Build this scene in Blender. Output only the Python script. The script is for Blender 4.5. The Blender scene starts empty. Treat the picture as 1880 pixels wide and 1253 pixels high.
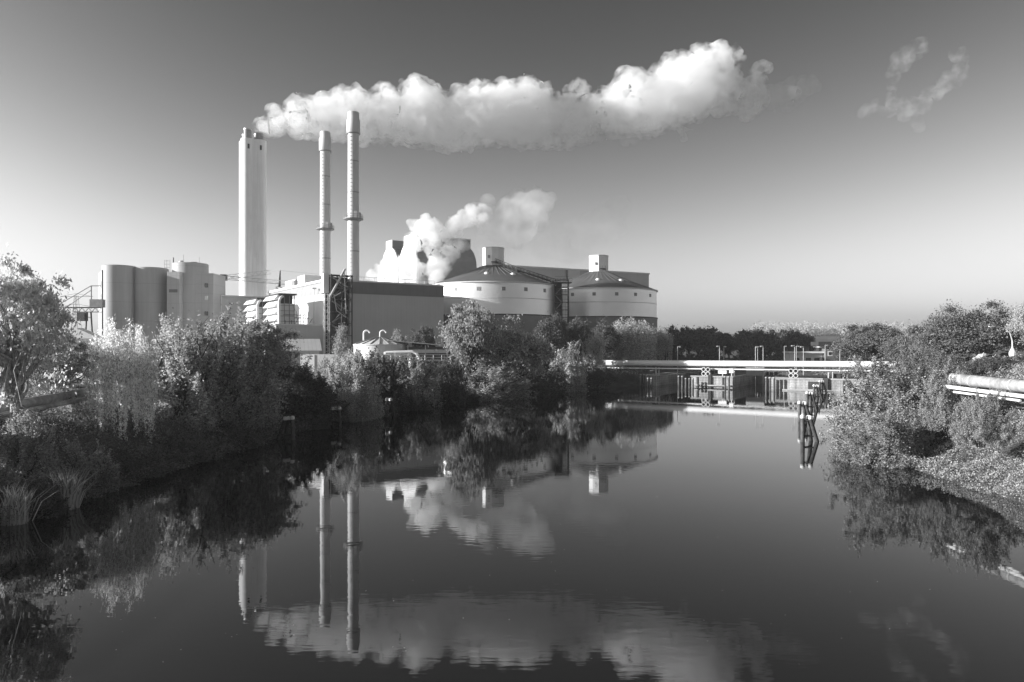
import bpy, bmesh, math, random
import numpy as np
from mathutils import Vector, Matrix, noise as mnoise

# ------------------------------------------------------------------ camera, sky, sun, exposure
sc = bpy.context.scene
C = sc.collection
F = 1330.0                       # focal length in pixels of the 1880 wide photograph
EYE = 11.0                       # eye height above the water
cd = bpy.data.cameras.new('camera'); cam = bpy.data.objects.new('camera', cd); C.objects.link(cam)
cam.location = (0, 0, EYE); cam.rotation_euler = (math.pi/2, 0, 0)
cd.sensor_width = 36; cd.lens = 36*F/1880; cd.shift_y = 8.5/1880; cd.clip_start = 0.5; cd.clip_end = 20000
sc.camera = cam
SUN_EL, SUN_AZ = math.radians(14), math.radians(-99)      # azimuth from +Y, negative = to the left
w = bpy.data.worlds.new('World'); sc.world = w; w.use_nodes = True
wn = w.node_tree; wn.nodes.clear()
sky = wn.nodes.new('ShaderNodeTexSky'); sky.sky_type = 'NISHITA'; sky.sun_disc = False
sky.sun_elevation = SUN_EL; sky.sun_rotation = SUN_AZ; sky.dust_density = 2.0; sky.air_density = 1.6
# monochrome film behind a red filter: only the red channel, with the film's contrast
sep = wn.nodes.new('ShaderNodeSeparateColor'); wn.links.new(sky.outputs[0], sep.inputs[0])
pw = wn.nodes.new('ShaderNodeMath'); pw.operation = 'POWER'; pw.inputs[1].default_value = 3.15
ml = wn.nodes.new('ShaderNodeMath'); ml.operation = 'MULTIPLY'; ml.inputs[1].default_value = 0.082
bg = wn.nodes.new('ShaderNodeBackground'); bg.inputs[1].default_value = 0.1
wo = wn.nodes.new('ShaderNodeOutputWorld')
wn.links.new(sep.outputs[0], pw.inputs[0]); wn.links.new(pw.outputs[0], ml.inputs[0])
# soft shoulder: y / sqrt(1 + (y/6)^2)
d1 = wn.nodes.new('ShaderNodeMath'); d1.operation = 'MULTIPLY'; d1.inputs[1].default_value = 1/6
d2 = wn.nodes.new('ShaderNodeMath'); d2.operation = 'MULTIPLY_ADD'; d2.inputs[2].default_value = 1
d3 = wn.nodes.new('ShaderNodeMath'); d3.operation = 'SQRT'
d4 = wn.nodes.new('ShaderNodeMath'); d4.operation = 'DIVIDE'
wn.links.new(ml.outputs[0], d1.inputs[0]); wn.links.new(d1.outputs[0], d2.inputs[0]); wn.links.new(d1.outputs[0], d2.inputs[1])
wn.links.new(d2.outputs[0], d3.inputs[0]); wn.links.new(ml.outputs[0], d4.inputs[0]); wn.links.new(d3.outputs[0], d4.inputs[1])
wn.links.new(d4.outputs[0], bg.inputs[0]); wn.links.new(bg.outputs[0], wo.inputs[0])
sd = bpy.data.lights.new('sun', 'SUN'); sd.energy = 5.0; sd.angle = math.radians(0.53); sd.color = (1, 1, 1)
so = bpy.data.objects.new('sun', sd); C.objects.link(so)
sdir = Vector((math.sin(SUN_AZ)*math.cos(SUN_EL), math.cos(SUN_AZ)*math.cos(SUN_EL), math.sin(SUN_EL)))
so.rotation_euler = sdir.to_track_quat('Z', 'Y').to_euler()
so.location = (-200, 0, 200)
sc.view_settings.view_transform = 'Standard'; sc.view_settings.look = 'None'
sc.view_settings.exposure = 0.95; sc.view_settings.gamma = 1.0
cy = sc.cycles
cy.max_bounces = 22; cy.diffuse_bounces = 5; cy.glossy_bounces = 3; cy.transmission_bounces = 4
cy.volume_bounces = 20; cy.transparent_max_bounces = 8
try:
    cy.use_denoising = True; cy.denoiser = 'OPENIMAGEDENOISE'
except Exception:
    pass

def P(px, py, Y):
    return Vector(((px-940)/F*Y, Y, EYE+(635-py)/F*Y))

# ------------------------------------------------------------------ materials (a black and white place)
def mat(name, v, rough=.7, var=.12, scale=.6, fine=8.0, bump=0.0, seams=None, spec=.3, metal=0.0, streak=0.0):
    m = bpy.data.materials.new(name); m.use_nodes = True
    nt = m.node_tree; nt.nodes.clear(); N = nt.nodes.new; L = nt.links.new
    out = N('ShaderNodeOutputMaterial'); b = N('ShaderNodeBsdfPrincipled')
    b.inputs['Roughness'].default_value = rough; b.inputs['Metallic'].default_value = metal
    b.inputs['Specular IOR Level'].default_value = spec
    tc = N('ShaderNodeTexCoord')
    n1 = N('ShaderNodeTexNoise'); n1.inputs['Scale'].default_value = scale; n1.inputs['Detail'].default_value = 6
    n2 = N('ShaderNodeTexNoise'); n2.inputs['Scale'].default_value = fine; n2.inputs['Detail'].default_value = 4
    L(tc.outputs['Object'], n1.inputs['Vector']); L(tc.outputs['Object'], n2.inputs['Vector'])
    r = N('ShaderNodeMapRange'); L(n1.outputs[0], r.inputs[0]); r.inputs[1].default_value = .3; r.inputs[2].default_value = .7
    r.inputs[3].default_value = v*(1-var); r.inputs[4].default_value = v*(1+var)
    r2 = N('ShaderNodeMapRange'); L(n2.outputs[0], r2.inputs[0]); r2.inputs[1].default_value = .3; r2.inputs[2].default_value = .7
    r2.inputs[3].default_value = 1-var*.6; r2.inputs[4].default_value = 1+var*.6
    mu = N('ShaderNodeMath'); mu.operation = 'MULTIPLY'; L(r.outputs[0], mu.inputs[0]); L(r2.outputs[0], mu.inputs[1])
    val = mu.outputs[0]
    if streak:                                   # rain streaks running down
        mp = N('ShaderNodeMapping'); mp.inputs['Scale'].default_value = (1.1, 1.1, .05); L(tc.outputs['Object'], mp.inputs[0])
        n3 = N('ShaderNodeTexNoise'); n3.inputs['Scale'].default_value = 1.5; n3.inputs['Detail'].default_value = 5; L(mp.outputs[0], n3.inputs['Vector'])
        r3 = N('ShaderNodeMapRange'); L(n3.outputs[0], r3.inputs[0]); r3.inputs[1].default_value = .35; r3.inputs[2].default_value = .65
        r3.inputs[3].default_value = 1-streak; r3.inputs[4].default_value = 1+streak*.3
        m3 = N('ShaderNodeMath'); m3.operation = 'MULTIPLY'; L(val, m3.inputs[0]); L(r3.outputs[0], m3.inputs[1]); val = m3.outputs[0]
    if seams:                                    # (dx, dz, width, dark): cladding joints
        dx, dz, wd, dk = seams
        sx = N('ShaderNodeSeparateXYZ'); L(tc.outputs['Object'], sx.inputs[0])
        def line(sock, step):
            a = N('ShaderNodeMath'); a.operation = 'PINGPONG'; a.inputs[1].default_value = step/2; L(sock, a.inputs[0])
            g = N('ShaderNodeMath'); g.operation = 'LESS_THAN'; g.inputs[1].default_value = wd; L(a.outputs[0], g.inputs[0]); return g.outputs[0]
        socks = []
        if dx: socks += [line(sx.outputs[0], dx)]
        if dz: socks += [line(sx.outputs[2], dz)]
        s = socks[0]
        if len(socks) == 2:
            mx = N('ShaderNodeMath'); mx.operation = 'MAXIMUM'; L(socks[0], mx.inputs[0]); L(socks[1], mx.inputs[1]); s = mx.outputs[0]
        k = N('ShaderNodeMapRange'); L(s, k.inputs[0]); k.inputs[3].default_value = 1; k.inputs[4].default_value = 1-dk
        m4 = N('ShaderNodeMath'); m4.operation = 'MULTIPLY'; L(val, m4.inputs[0]); L(k.outputs[0], m4.inputs[1]); val = m4.outputs[0]
    L(val, b.inputs['Base Color'])
    if bump:
        bp = N('ShaderNodeBump'); bp.inputs['Strength'].default_value = bump; bp.inputs['Distance'].default_value = .1
        L(n2.outputs[0], bp.inputs['Height']); L(bp.outputs[0], b.inputs['Normal'])
    L(b.outputs[0], out.inputs[0])
    return m

def leafmat(name, v, trans=.6, var=.55):
    m = bpy.data.materials.new(name); m.use_nodes = True
    nt = m.node_tree; nt.nodes.clear(); N = nt.nodes.new; L = nt.links.new
    out = N('ShaderNodeOutputMaterial'); d = N('ShaderNodeBsdfDiffuse'); t = N('ShaderNodeBsdfTranslucent')
    g = N('ShaderNodeNewGeometry'); r = N('ShaderNodeMapRange'); L(g.outputs['Random Per Island'], r.inputs[0])
    r.inputs[3].default_value = v*(1-var); r.inputs[4].default_value = v*(1+var)
    L(r.outputs[0], d.inputs[0]); L(r.outputs[0], t.inputs[0])
    mx = N('ShaderNodeMixShader'); mx.inputs[0].default_value = trans
    L(d.outputs[0], mx.inputs[1]); L(t.outputs[0], mx.inputs[2]); L(mx.outputs[0], out.inputs[0])
    return m

M = dict(
    white=mat('white_paint', .78, .5, .05, .3),
    whitemetal=mat('white_sheet_metal', .74, .45, .06, .2, seams=(1.2, 0, .05, .12)),
    clad=mat('grey_cladding', .48, .5, .06, .12, seams=(.9, 0, .04, .10), streak=.035),
    cladlight=mat('pale_cladding', .62, .5, .05, .15, seams=(1.0, 0, .05, .09)),
    tankclad=mat('tank_cladding', .84, .42, .05, .12, metal=.65, seams=(0,0,0,0) and None),
    tankbase=mat('tank_base_cladding', .21, .6, .08, .3),
    roofdark=mat('dark_roof_sheet', .11, .55, .15, .2),
    silo=mat('silo_cladding', .40, .55, .05, .12, seams=(0, 6.5, .08, .16), streak=.07),
    silopanel=mat('silo_panel', .45, .55, .05, .2, seams=(2.0, 3.2, .06, .16)),
    concrete=mat('pale_concrete', .84, .8, .06, .12, streak=.08), chimneyclad=mat('chimney_cladding', .62, .6, .06, .2, streak=.08),
    band=mat('dark_parapet_sheet', .17, .5, .08, .3, seams=(2.2, 0, .05, .15)),
    steel=mat('dark_steel', .05, .5, .2, 1.0),
    greysteel=mat('grey_steel', .25, .5, .15, 1.0),
    galv=mat('galvanised_steel', .55, .4, .1, 1.5, metal=.2),
    pipe=mat('pipe_jacket', .80, .38, .06, .5, spec=.5),
    oldpipe=mat('weathered_pipe_jacket', .36, .45, .35, .5, fine=3, streak=.3, spec=.5),
    stone=mat('quay_stone', .36, .9, .35, .35, fine=2.5, bump=.5, streak=.35, seams=(1.6, .62, .035, .35)),
    cope=mat('quay_coping', .36, .9, .2, .6, fine=4, bump=.3),
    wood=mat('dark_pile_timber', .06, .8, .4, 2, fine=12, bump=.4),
    woodlit=mat('sunlit_pile_timber', .10, .8, .4, 2, fine=12, bump=.4),  # paler copy of the pile timber, sunlit tone put into its colour
    bark=mat('bark', .07, .9, .4, 3, fine=14, bump=.6),
    birchbark=mat('pale_bark', .35, .8, .5, 3, fine=9, bump=.3),
    glass=mat('dark_glass', .03, .12, .1, 1, spec=.8),
    brick=mat('brick', .13, .9, .2, .8, fine=9, bump=.3),
    paintgrey=mat('grey_paint', .30, .5, .1, .6),
    rubber=mat('rubber', .03, .8, .2, 2),
    carpaint=mat('dark_car_paint', .06, .25, .05, 1, spec=.7),
    carlight=mat('pale_car_paint', .45, .25, .05, 1, spec=.7),
    lightroof=mat('pale_roof_sheet', .72, .5, .07, .3, seams=(.9, 0, .06, .12)),
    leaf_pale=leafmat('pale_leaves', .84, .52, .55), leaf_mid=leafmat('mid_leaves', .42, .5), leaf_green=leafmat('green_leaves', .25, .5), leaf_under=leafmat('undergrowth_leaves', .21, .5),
    leaf_dark=leafmat('dark_leaves', .15, .3), leaf_far=leafmat('distant_leaves', .5, .4, .3), leaf_yellow=leafmat('yellow_leaves', .74, .56, .3),  # leaf_far: haze fade and sunlight put into the pale colour
    leaf_shrub=leafmat('shrub_leaves', .54, .5), leaf_bramble=leafmat('bramble_leaves', .36, .3, .7),
    grass=leafmat('grass_blades', .26, .4), reed=leafmat('dry_reed', .5, .4),
)

# ------------------------------------------------------------------ mesh helpers
class MB:
    def __init__(s): s.v = []; s.f = []
    def add(s, vs, fs):
        o = len(s.v); s.v += [tuple(v) for v in vs]; s.f += [tuple(i+o for i in f) for f in fs]; return s
    def box(s, x0, x1, y0, y1, z0, z1):
        return s.add([(x0,y0,z0),(x1,y0,z0),(x1,y1,z0),(x0,y1,z0),(x0,y0,z1),(x1,y0,z1),(x1,y1,z1),(x0,y1,z1)],
                     [(0,3,2,1),(4,5,6,7),(0,1,5,4),(1,2,6,5),(2,3,7,6),(3,0,4,7)])
    def prism(s, poly, z0, z1):                      # poly counter-clockwise in plan
        n = len(poly)
        return s.add([(x,y,z0) for x,y in poly]+[(x,y,z1) for x,y in poly],
                     [tuple(range(n-1,-1,-1)), tuple(range(n,2*n))]+[(i,(i+1)%n,n+(i+1)%n,n+i) for i in range(n)])
    def extrude_y(s, prof, y0, y1):                  # prof: list of (x, z)
        n = len(prof)
        return s.add([(x,y0,z) for x,z in prof]+[(x,y1,z) for x,z in prof],
                     [tuple(range(n)), tuple(range(2*n-1,n-1,-1))]+[(i,n+i,n+(i+1)%n,(i+1)%n) for i in range(n)])
    def extrude_x(s, prof, x0, x1):                  # prof: list of (y, z)
        n = len(prof)
        return s.add([(x0,y,z) for y,z in prof]+[(x1,y,z) for y,z in prof],
                     [tuple(range(n-1,-1,-1)), tuple(range(n,2*n))]+[(i,(i+1)%n,n+(i+1)%n,n+i) for i in range(n)])
    def lathe(s, prof, n=32, c=(0,0), cap=True, rot=0.0):        # prof: (r, z) from bottom to top
        vs = []; fs = []
        for r, z in prof:
            vs += [(c[0]+r*math.cos(2*math.pi*i/n+rot), c[1]+r*math.sin(2*math.pi*i/n+rot), z) for i in range(n)]
        for k in range(len(prof)-1):
            fs += [(k*n+i, k*n+(i+1)%n, (k+1)*n+(i+1)%n, (k+1)*n+i) for i in range(n)]
        if cap: fs += [tuple(range(n-1,-1,-1)), tuple(range((len(prof)-1)*n, len(prof)*n))]
        return s.add(vs, fs)
    def path(s, pts, rad, n=8, cap=True):            # tube through points, radius per point or one
        pts = [Vector(p) for p in pts]
        if not hasattr(rad, '__len__'): rad = [rad]*len(pts)
        vs = []; fs = []; up = None
        for i, p in enumerate(pts):
            t = (pts[min(i+1,len(pts)-1)]-pts[max(i-1,0)]).normalized()
            if up is None:
                up = Vector((0,0,1)) if abs(t.z) < .95 else Vector((1,0,0))
            a = t.cross(up).normalized(); b = a.cross(t).normalized(); up = b
            vs += [p+(a*math.cos(2*math.pi*k/n)+b*math.sin(2*math.pi*k/n))*rad[i] for k in range(n)]
        for i in range(len(pts)-1):
            fs += [(i*n+k, i*n+(k+1)%n, (i+1)*n+(k+1)%n, (i+1)*n+k) for k in range(n)]
        if cap: fs += [tuple(range(n-1,-1,-1)), tuple(range((len(pts)-1)*n, len(pts)*n))]
        return s.add(vs, fs)
    def bar(s, p, q, t=.1): return s.path([p,q], t, 4)
    def truss(s, p, q, w=.6, n=8, t=.05):            # four chords with zigzag lacing
        p = Vector(p); q = Vector(q); d = (q-p).normalized()
        up = Vector((0,0,1)) if abs(d.z) < .9 else Vector((0,1,0))
        a = d.cross(up).normalized()*w/2; b = a.cross(d).normalized()*w/2
        cs = [a+b, a-b, -a-b, -a+b]
        for c in cs: s.bar(p+c, q+c, t)
        for i in range(n):
            u0 = p.lerp(q, i/n); u1 = p.lerp(q, (i+1)/n)
            for k in range(4):
                c0, c1 = cs[k], cs[(k+1)%4]
                s.bar(u0+c0, u1+c1, t*.6) if (i+k)%2 else s.bar(u0+c1, u1+c0, t*.6)
        return s
    def build(s, name, m, parent=None, smooth=False, loc=None):
        me = bpy.data.meshes.new(name); me.from_pydata(s.v, [], s.f); me.validate(); me.update()
        if m is not None: me.materials.append(M[m] if isinstance(m, str) else m)
        if smooth: me.polygons.foreach_set('use_smooth', [True]*len(me.polygons))
        o = bpy.data.objects.new(name, me); C.objects.link(o)
        if parent is not None: o.parent = parent
        if loc is not None: o.location = loc
        return o

def autosmooth(o, ang=40):
    me = o.data; bm = bmesh.new(); bm.from_mesh(me)
    for f in bm.faces: f.smooth = True
    for e in bm.edges:
        if len(e.link_faces) == 2 and e.calc_face_angle(0) > math.radians(ang): e.smooth = False
    bm.to_mesh(me); bm.free(); return o

def tag(o, label, cat, group=None, kind=None):
    if label: o['label'] = label
    if cat: o['category'] = cat
    if group: o['group'] = group
    if kind: o['kind'] = kind
    return o
def thing(name, label, cat, loc=(0,0,0), rz=0.0, group=None):
    o = bpy.data.objects.new(name, None); C.objects.link(o); o.empty_display_size = .5
    o.location = loc; o.rotation_euler = (0,0,rz); return tag(o, label, cat, group)
def copy_tree(o, parent=None, loc=None, rz=None, scale=None, label=None):
    c = o.copy(); C.objects.link(c); c.parent = parent
    if loc is not None: c.location = loc
    if rz is not None: c.rotation_euler = (0,0,rz)
    if scale is not None: c.scale = scale if hasattr(scale, '__len__') else (scale,)*3
    if label: c['label'] = label
    for ch in o.children: copy_tree(ch, c)
    return c

# ------------------------------------------------------------------ terrain and water
L0 = Vector((47.8, 192.5)); LU = Vector((.857, -.515)); LN = Vector((.515, .857))   # lock front line and its inward normal
def lock(s, d=0.0): p = L0+LU*s+LN*d; return (p.x, p.y)
def lock_s(px):                                                                    # station on the front line seen at a pixel column
    k = (px-940)/F; return (k*L0.y-L0.x)/(LU.x-k*LU.y)
S = {k: lock_s(k) for k in (1183, 1206, 1269, 1345, 1412, 1600)}
water_poly = [(-31,-90),(-31,44),(-29.8,60),(-29,71),(-27.3,89),(-25,104),(-20,122),(-14.4,137),(-4.6,154),(7.6,168),(22,184)]
water_poly += [lock(S[1183]-1.5, -1), lock(S[1183], .8), lock(S[1206]-.8, .8), lock(S[1206]-.8, 40), lock(S[1269]+.8, 40), lock(S[1269]+.8, .8),
               lock(S[1345]-.8, .8), lock(S[1345]-.8, 40), lock(S[1412]+.8, 40), lock(S[1412]+.8, .8), lock(S[1600]+8, .8)]
water_poly += [(88,150),(70,130),(54,112),(44,92),(36.5,76),(35.5,60),(35.5,-90)]
WP = np.array(water_poly)
def sdist(x, y):
    d = np.full(x.shape, 1e9); ins = np.zeros(x.shape, bool); n = len(WP)
    for i in range(n):
        ax, ay = WP[i]; bx, by = WP[(i+1)%n]; ex, ey = bx-ax, by-ay
        t = np.clip(((x-ax)*ex+(y-ay)*ey)/(ex*ex+ey*ey), 0, 1)
        d = np.minimum(d, np.hypot(x-ax-t*ex, y-ay-t*ey))
        c = ((ay > y) != (by > y)) & (x < ex*(y-ay)/(ey+1e-12)+ax); ins ^= c
    return np.where(ins, -d, d)
def sst(a, b, x): t = np.clip((x-a)/(b-a), 0, 1); return t*t*(3-2*t)
def vnoise(x, y, s, seed=0):                                  # cheap smooth value noise
    x = x/s+seed*17.3; y = y/s-seed*9.7; xi = np.floor(x); yi = np.floor(y); fx = x-xi; fy = y-yi
    h = lambda a, b: np.modf(np.sin(a*127.1+b*311.7+seed*3.1)*43758.5453)[0]*.5+.5
    fx = fx*fx*(3-2*fx); fy = fy*fy*(3-2*fy)
    return (h(xi,yi)*(1-fx)+h(xi+1,yi)*fx)*(1-fy)+(h(xi,yi+1)*(1-fx)+h(xi+1,yi+1)*fx)*fy
def height(x, y):
    x = np.asarray(x, float); y = np.asarray(y, float)
    d = sdist(x, y)
    s_ = (x-L0.x)*LU.x+(y-L0.y)*LU.y; q = (x-L0.x)*LN.x+(y-L0.y)*LN.y
    right = sst(20, 34, x)*(1-sst(-14, -2, q))
    lockm = sst(-6, -2, q)*sst(S[1183]-5, S[1183]-1, s_)*(1-sst(62, 75, s_))
    emb = sst(62, 90, s_)*(1-sst(30, 90, q))*sst(-6, -2, q)
    hp = 4.6*(1-right)+8.7*right; wd = 11*(1-right)+18*right
    hp = hp*(1-lockm)+2.85*lockm; wd = wd*(1-lockm)+.9*lockm
    hp = hp*(1-emb)+8.6*emb; wd = wd*(1-emb)+14*emb
    hp = hp+15*sst(430, 900, y)*sst(-100, 200, x)+16*sst(1000, 1400, y)*sst(-100, 200, x)
    z = np.where(d > 0, hp*sst(0, 1, np.clip(d/wd,0,1)*.5+np.clip(d/wd,0,1)*.5), -2.2*sst(0, 3, -d))
    z = z+np.where(d > 2, (vnoise(x,y,6,1)-.5)*.5*(1-lockm)*np.clip(d/6,0,1), 0)
    return z
def hz(x, y): return float(height(np.array([x]), np.array([y]))[0])
def grid_axis(lo, hi, step, far_lo, far_hi):
    a = list(np.arange(lo, hi+1e-6, step)); g = step; v = hi
    while v < far_hi: g *= 1.25; v += g; a.append(v)
    g = step; v = lo
    while v > far_lo: g *= 1.25; v -= g; a.insert(0, v)
    return np.array(a)
gx = grid_axis(-64, 108, 1.2, -2600, 2600); gy = grid_axis(-20, 236, 1.2, -900, 3600)
X, Y = np.meshgrid(gx, gy); Z = height(X, Y); nx, ny = len(gx), len(gy)
def raw_mesh(name, V, quads, m, smooth=False, parent=None):
    me = bpy.data.meshes.new(name); V = np.ascontiguousarray(V, np.float32); quads = np.ascontiguousarray(quads, np.int32)
    me.vertices.add(len(V)); me.vertices.foreach_set('co', V.ravel())
    me.loops.add(quads.size); me.loops.foreach_set('vertex_index', quads.ravel())
    k = quads.shape[1]; me.polygons.add(len(quads))
    me.polygons.foreach_set('loop_start', np.arange(0, quads.size, k, dtype=np.int32))
    me.polygons.foreach_set('loop_total', np.full(len(quads), k, np.int32))
    if smooth: me.polygons.foreach_set('use_smooth', np.ones(len(quads), bool))
    me.update(calc_edges=True); me.materials.append(M[m] if isinstance(m, str) else m)
    o = bpy.data.objects.new(name, me); C.objects.link(o)
    if parent is not None: o.parent = parent
    return o
idx = np.arange(nx*ny).reshape(ny, nx)
Q = np.stack([idx[:-1,:-1], idx[:-1,1:], idx[1:,1:], idx[1:,:-1]], -1).reshape(-1,4)
M['ground'] = mat('earth_and_grass', .09, .95, .45, .25, fine=3, bump=.6)
ground = raw_mesh('ground', np.stack([X,Y,Z],-1).reshape(-1,3), Q, 'ground', True); tag(ground, None, None, kind='structure')

def water_material():
    m = bpy.data.materials.new('canal_water'); m.use_nodes = True
    nt = m.node_tree; nt.nodes.clear(); N = nt.nodes.new; L = nt.links.new
    out = N('ShaderNodeOutputMaterial'); b = N('ShaderNodeBsdfPrincipled')
    b.inputs['Base Color'].default_value = (.012,.012,.012,1); b.inputs['Roughness'].default_value = .015
    b.inputs['IOR'].default_value = 1.55; b.inputs['Specular IOR Level'].default_value = .5
    tc = N('ShaderNodeTexCoord')
    mp = N('ShaderNodeMapping'); mp.inputs['Scale'].default_value = (.55, 1.6, 1); L(tc.outputs['Object'], mp.inputs[0])
    n1 = N('ShaderNodeTexNoise'); n1.inputs['Scale'].default_value = 1.5; n1.inputs['Detail'].default_value = 1.5; n1.inputs['Roughness'].default_value = .55
    L(mp.outputs[0], n1.inputs['Vector'])
    n2 = N('ShaderNodeTexNoise'); n2.inputs['Scale'].default_value = .045; n2.inputs['Detail'].default_value = 3; L(tc.outputs['Object'], n2.inputs['Vector'])
    r = N('ShaderNodeMapRange'); L(n2.outputs[0], r.inputs[0]); r.inputs[1].default_value = .4; r.inputs[2].default_value = .62; r.inputs[3].default_value = .35; r.inputs[4].default_value = 1.0
    h = N('ShaderNodeMath'); h.operation = 'MULTIPLY'; L(n1.outputs[0], h.inputs[0]); L(r.outputs[0], h.inputs[1])
    bp = N('ShaderNodeBump'); bp.inputs['Strength'].default_value = 1.0; bp.inputs['Distance'].default_value = .0032
    L(h.outputs[0], bp.inputs['Height']); L(bp.outputs[0], b.inputs['Normal']); L(b.outputs[0], out.inputs[0])
    return m
M['water'] = water_material()
wb = MB()
wb.add([(-45,-100,0),(130,-100,0),(130,260,0),(-45,260,0)], [(0,1,2,3)])
tag(wb.build('water', 'water'), None, None, kind='structure')

# ------------------------------------------------------------------ power station
GZ = 4.2                                              # level of the works yard
RZ = math.atan2(.56, .83)                             # the halls all stand square to the same grid
def cyl(mb, c, r, z0, z1, n=48): return mb.lathe([(r,z0),(r,z1)], n, c)

# turbine hall: local x along the shaded front, local y along the sunlit flank
HALL = (-52.6, 204)
t = thing('turbine_hall', 'large grey hall with blank front wall and dark band under the roof, lit white flank', 'power station hall', (HALL[0], HALL[1], 0), RZ)
b = MB(); b.box(7.2, 37.8, 0, 58, GZ-2, 26.0); b.box(.05, 7.2, 2.6, 58, GZ-2, 25.9); b.build('wall', 'clad', t)
b = MB(); b.box(7.15, 37.85, -.12, 57, 26.0, 29.4); b.build('parapet_band', 'band', t)
b = MB(); b.box(7.05, 38.0, -.25, 57.6, 29.4, 29.8); b.build('roof_edge', 'galv', t)
b = MB(); b.box(-.15, .05, .2, 58, GZ-2, 25.6); b.build('flank_panel', 'whitemetal', t)
b = MB(); b.extrude_y([(-.15,25.6),(7.0,25.6),(7.0,29.2),(.5,29.2)], 2.7, 57.8); b.build('shaded_upper_panel', 'paintgrey', t)  # leaning band, its shading put into the darker grey
b = MB(); b.box(.1, 7.0, 2.4, 58.1, 29.2, 29.9); b.build('roof_trim', 'white', t)
MB().box(2, 9, 24, 31, 29.9, 33).build('roof_penthouse', 'white', t); MB().box(2.5, 9, 35, 46, 29.9, 32.5).build('roof_penthouse', 'white', t)
b = MB(); b.box(1.0, 8, 31.3, 34.6, 29.9, 31.8); b.build('roof_vent', 'greysteel', t)
b = MB()
for k in range(9): b.box(8+k*3.3, 8.12+k*3.3, -.2, -.1, 29.8, 30.9)
b.bar((8,-.15,30.9), (34.5,-.15,30.9), .05); b.build('roof_railing', 'galv', t)
MB().box(10, 13, 10, 14, 29.8, 31.2).build('roof_hatch', 'cladlight', t); MB().box(24, 28, 12, 16, 29.8, 31).build('roof_hatch', 'cladlight', t)
MB().box(38, 42.5, 28, 50, GZ-2, 32.6).build('unseen_shade_block', 'clad', t)  # unseen block, added to keep low sun off the left tank
b = MB(); b.path([(-1.2,6,27.5),(-1.2,6,16)], .12); b.box(-1.8,-.6,5.6,6.4,27.3,27.6); b.build('flank_lamp', 'galv', t)

# open stair tower on the corner of the hall
t = thing('stair_tower', 'open dark steel stair tower with cross bracing beside the blank hall front', 'stair tower', (HALL[0], HALL[1], 0), RZ)
b = MB(); b.box(1.2, 7.1, 1.4, 2.5, GZ-2, 30.6); b.build('back_panel', 'steel', t)
b = MB()
for x in (.8, 3.9, 6.9):
    for y in (-2.6, 1.2): b.box(x-.15, x+.15, y-.15, y+.15, GZ-2, 31)
for z in np.arange(7, 31.5, 3.4):
    b.box(.6, 7.05, -2.75, -2.45, z-.12, z+.12); b.box(.6, .9, -2.6, 1.3, z-.1, z+.1); b.box(6.8, 7.05, -2.6, 1.3, z-.1, z+.1)
b.build('frame', 'steel', t)
b = MB()
for k, z in enumerate(np.arange(7, 28, 3.4)):
    for x0, x1 in ((.8,3.9),(3.9,6.9)):
        b.bar((x0,-2.6,z), (x1,-2.6,z+3.4), .1) if (k+int(x0))%2 else b.bar((x1,-2.6,z), (x0,-2.6,z+3.4), .1)
b.build('bracing', 'greysteel', t)
b = MB()
for k, z in enumerate(np.arange(7, 28, 3.4)):
    a, c = ((1.2, 6.6) if k % 2 else (6.6, 1.2)); b.extrude_y([(a,z),(c,z+3.2),(c,z+3.5),(a,z+.3)] if a < c else [(c,z+3.2),(a,z),(a,z+.3),(c,z+3.5)], -1.2, -.2)
b.build('stair_flight', 'greysteel', t)
b = MB()
for z in np.arange(7, 31.5, 3.4): b.box(.9, 6.8, -2.4, 1.3, z-.05, z+.05)
b.build('landing', 'greysteel', t)
b = MB(); b.path([(.2,-3.2,24.5),(4.6,-3.2,32.6)], .32, 10); b.path([(4.4,-3.1,31.6),(4.9,-3.1,20)], .16, 8)
b.path([(1.4,-3.0,25.4),(2.2,-3.0,20.8),(4.9,-3.0,19)], .12, 8); b.build('exhaust_pipe', 'galv', t)
b = MB(); b.box(-1.0, .5, -1.6, .2, 25.8, 31.2); b.build('lift_head', 'white', t)
b = MB(); b.truss((-.5,-2.4,GZ), (-.5,-2.4,25.5), 1.3, 26, .09); b.build('cable_mast', 'galv', t)

# annex below the flank, carrying the two air intakes
t = thing('annex', 'low plain grey annex wall beneath the louvred intakes', 'annex', (HALL[0], HALL[1], 0), RZ)
b = MB(); b.box(-13.5, -.3, .8, 46, GZ-2, 16.6); b.build('wall', 'clad', t)
b = MB(); b.box(-13.7, -.3, .6, 1.0, 16.6, 16.95); b.build('roof_edge', 'cladlight', t)

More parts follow.
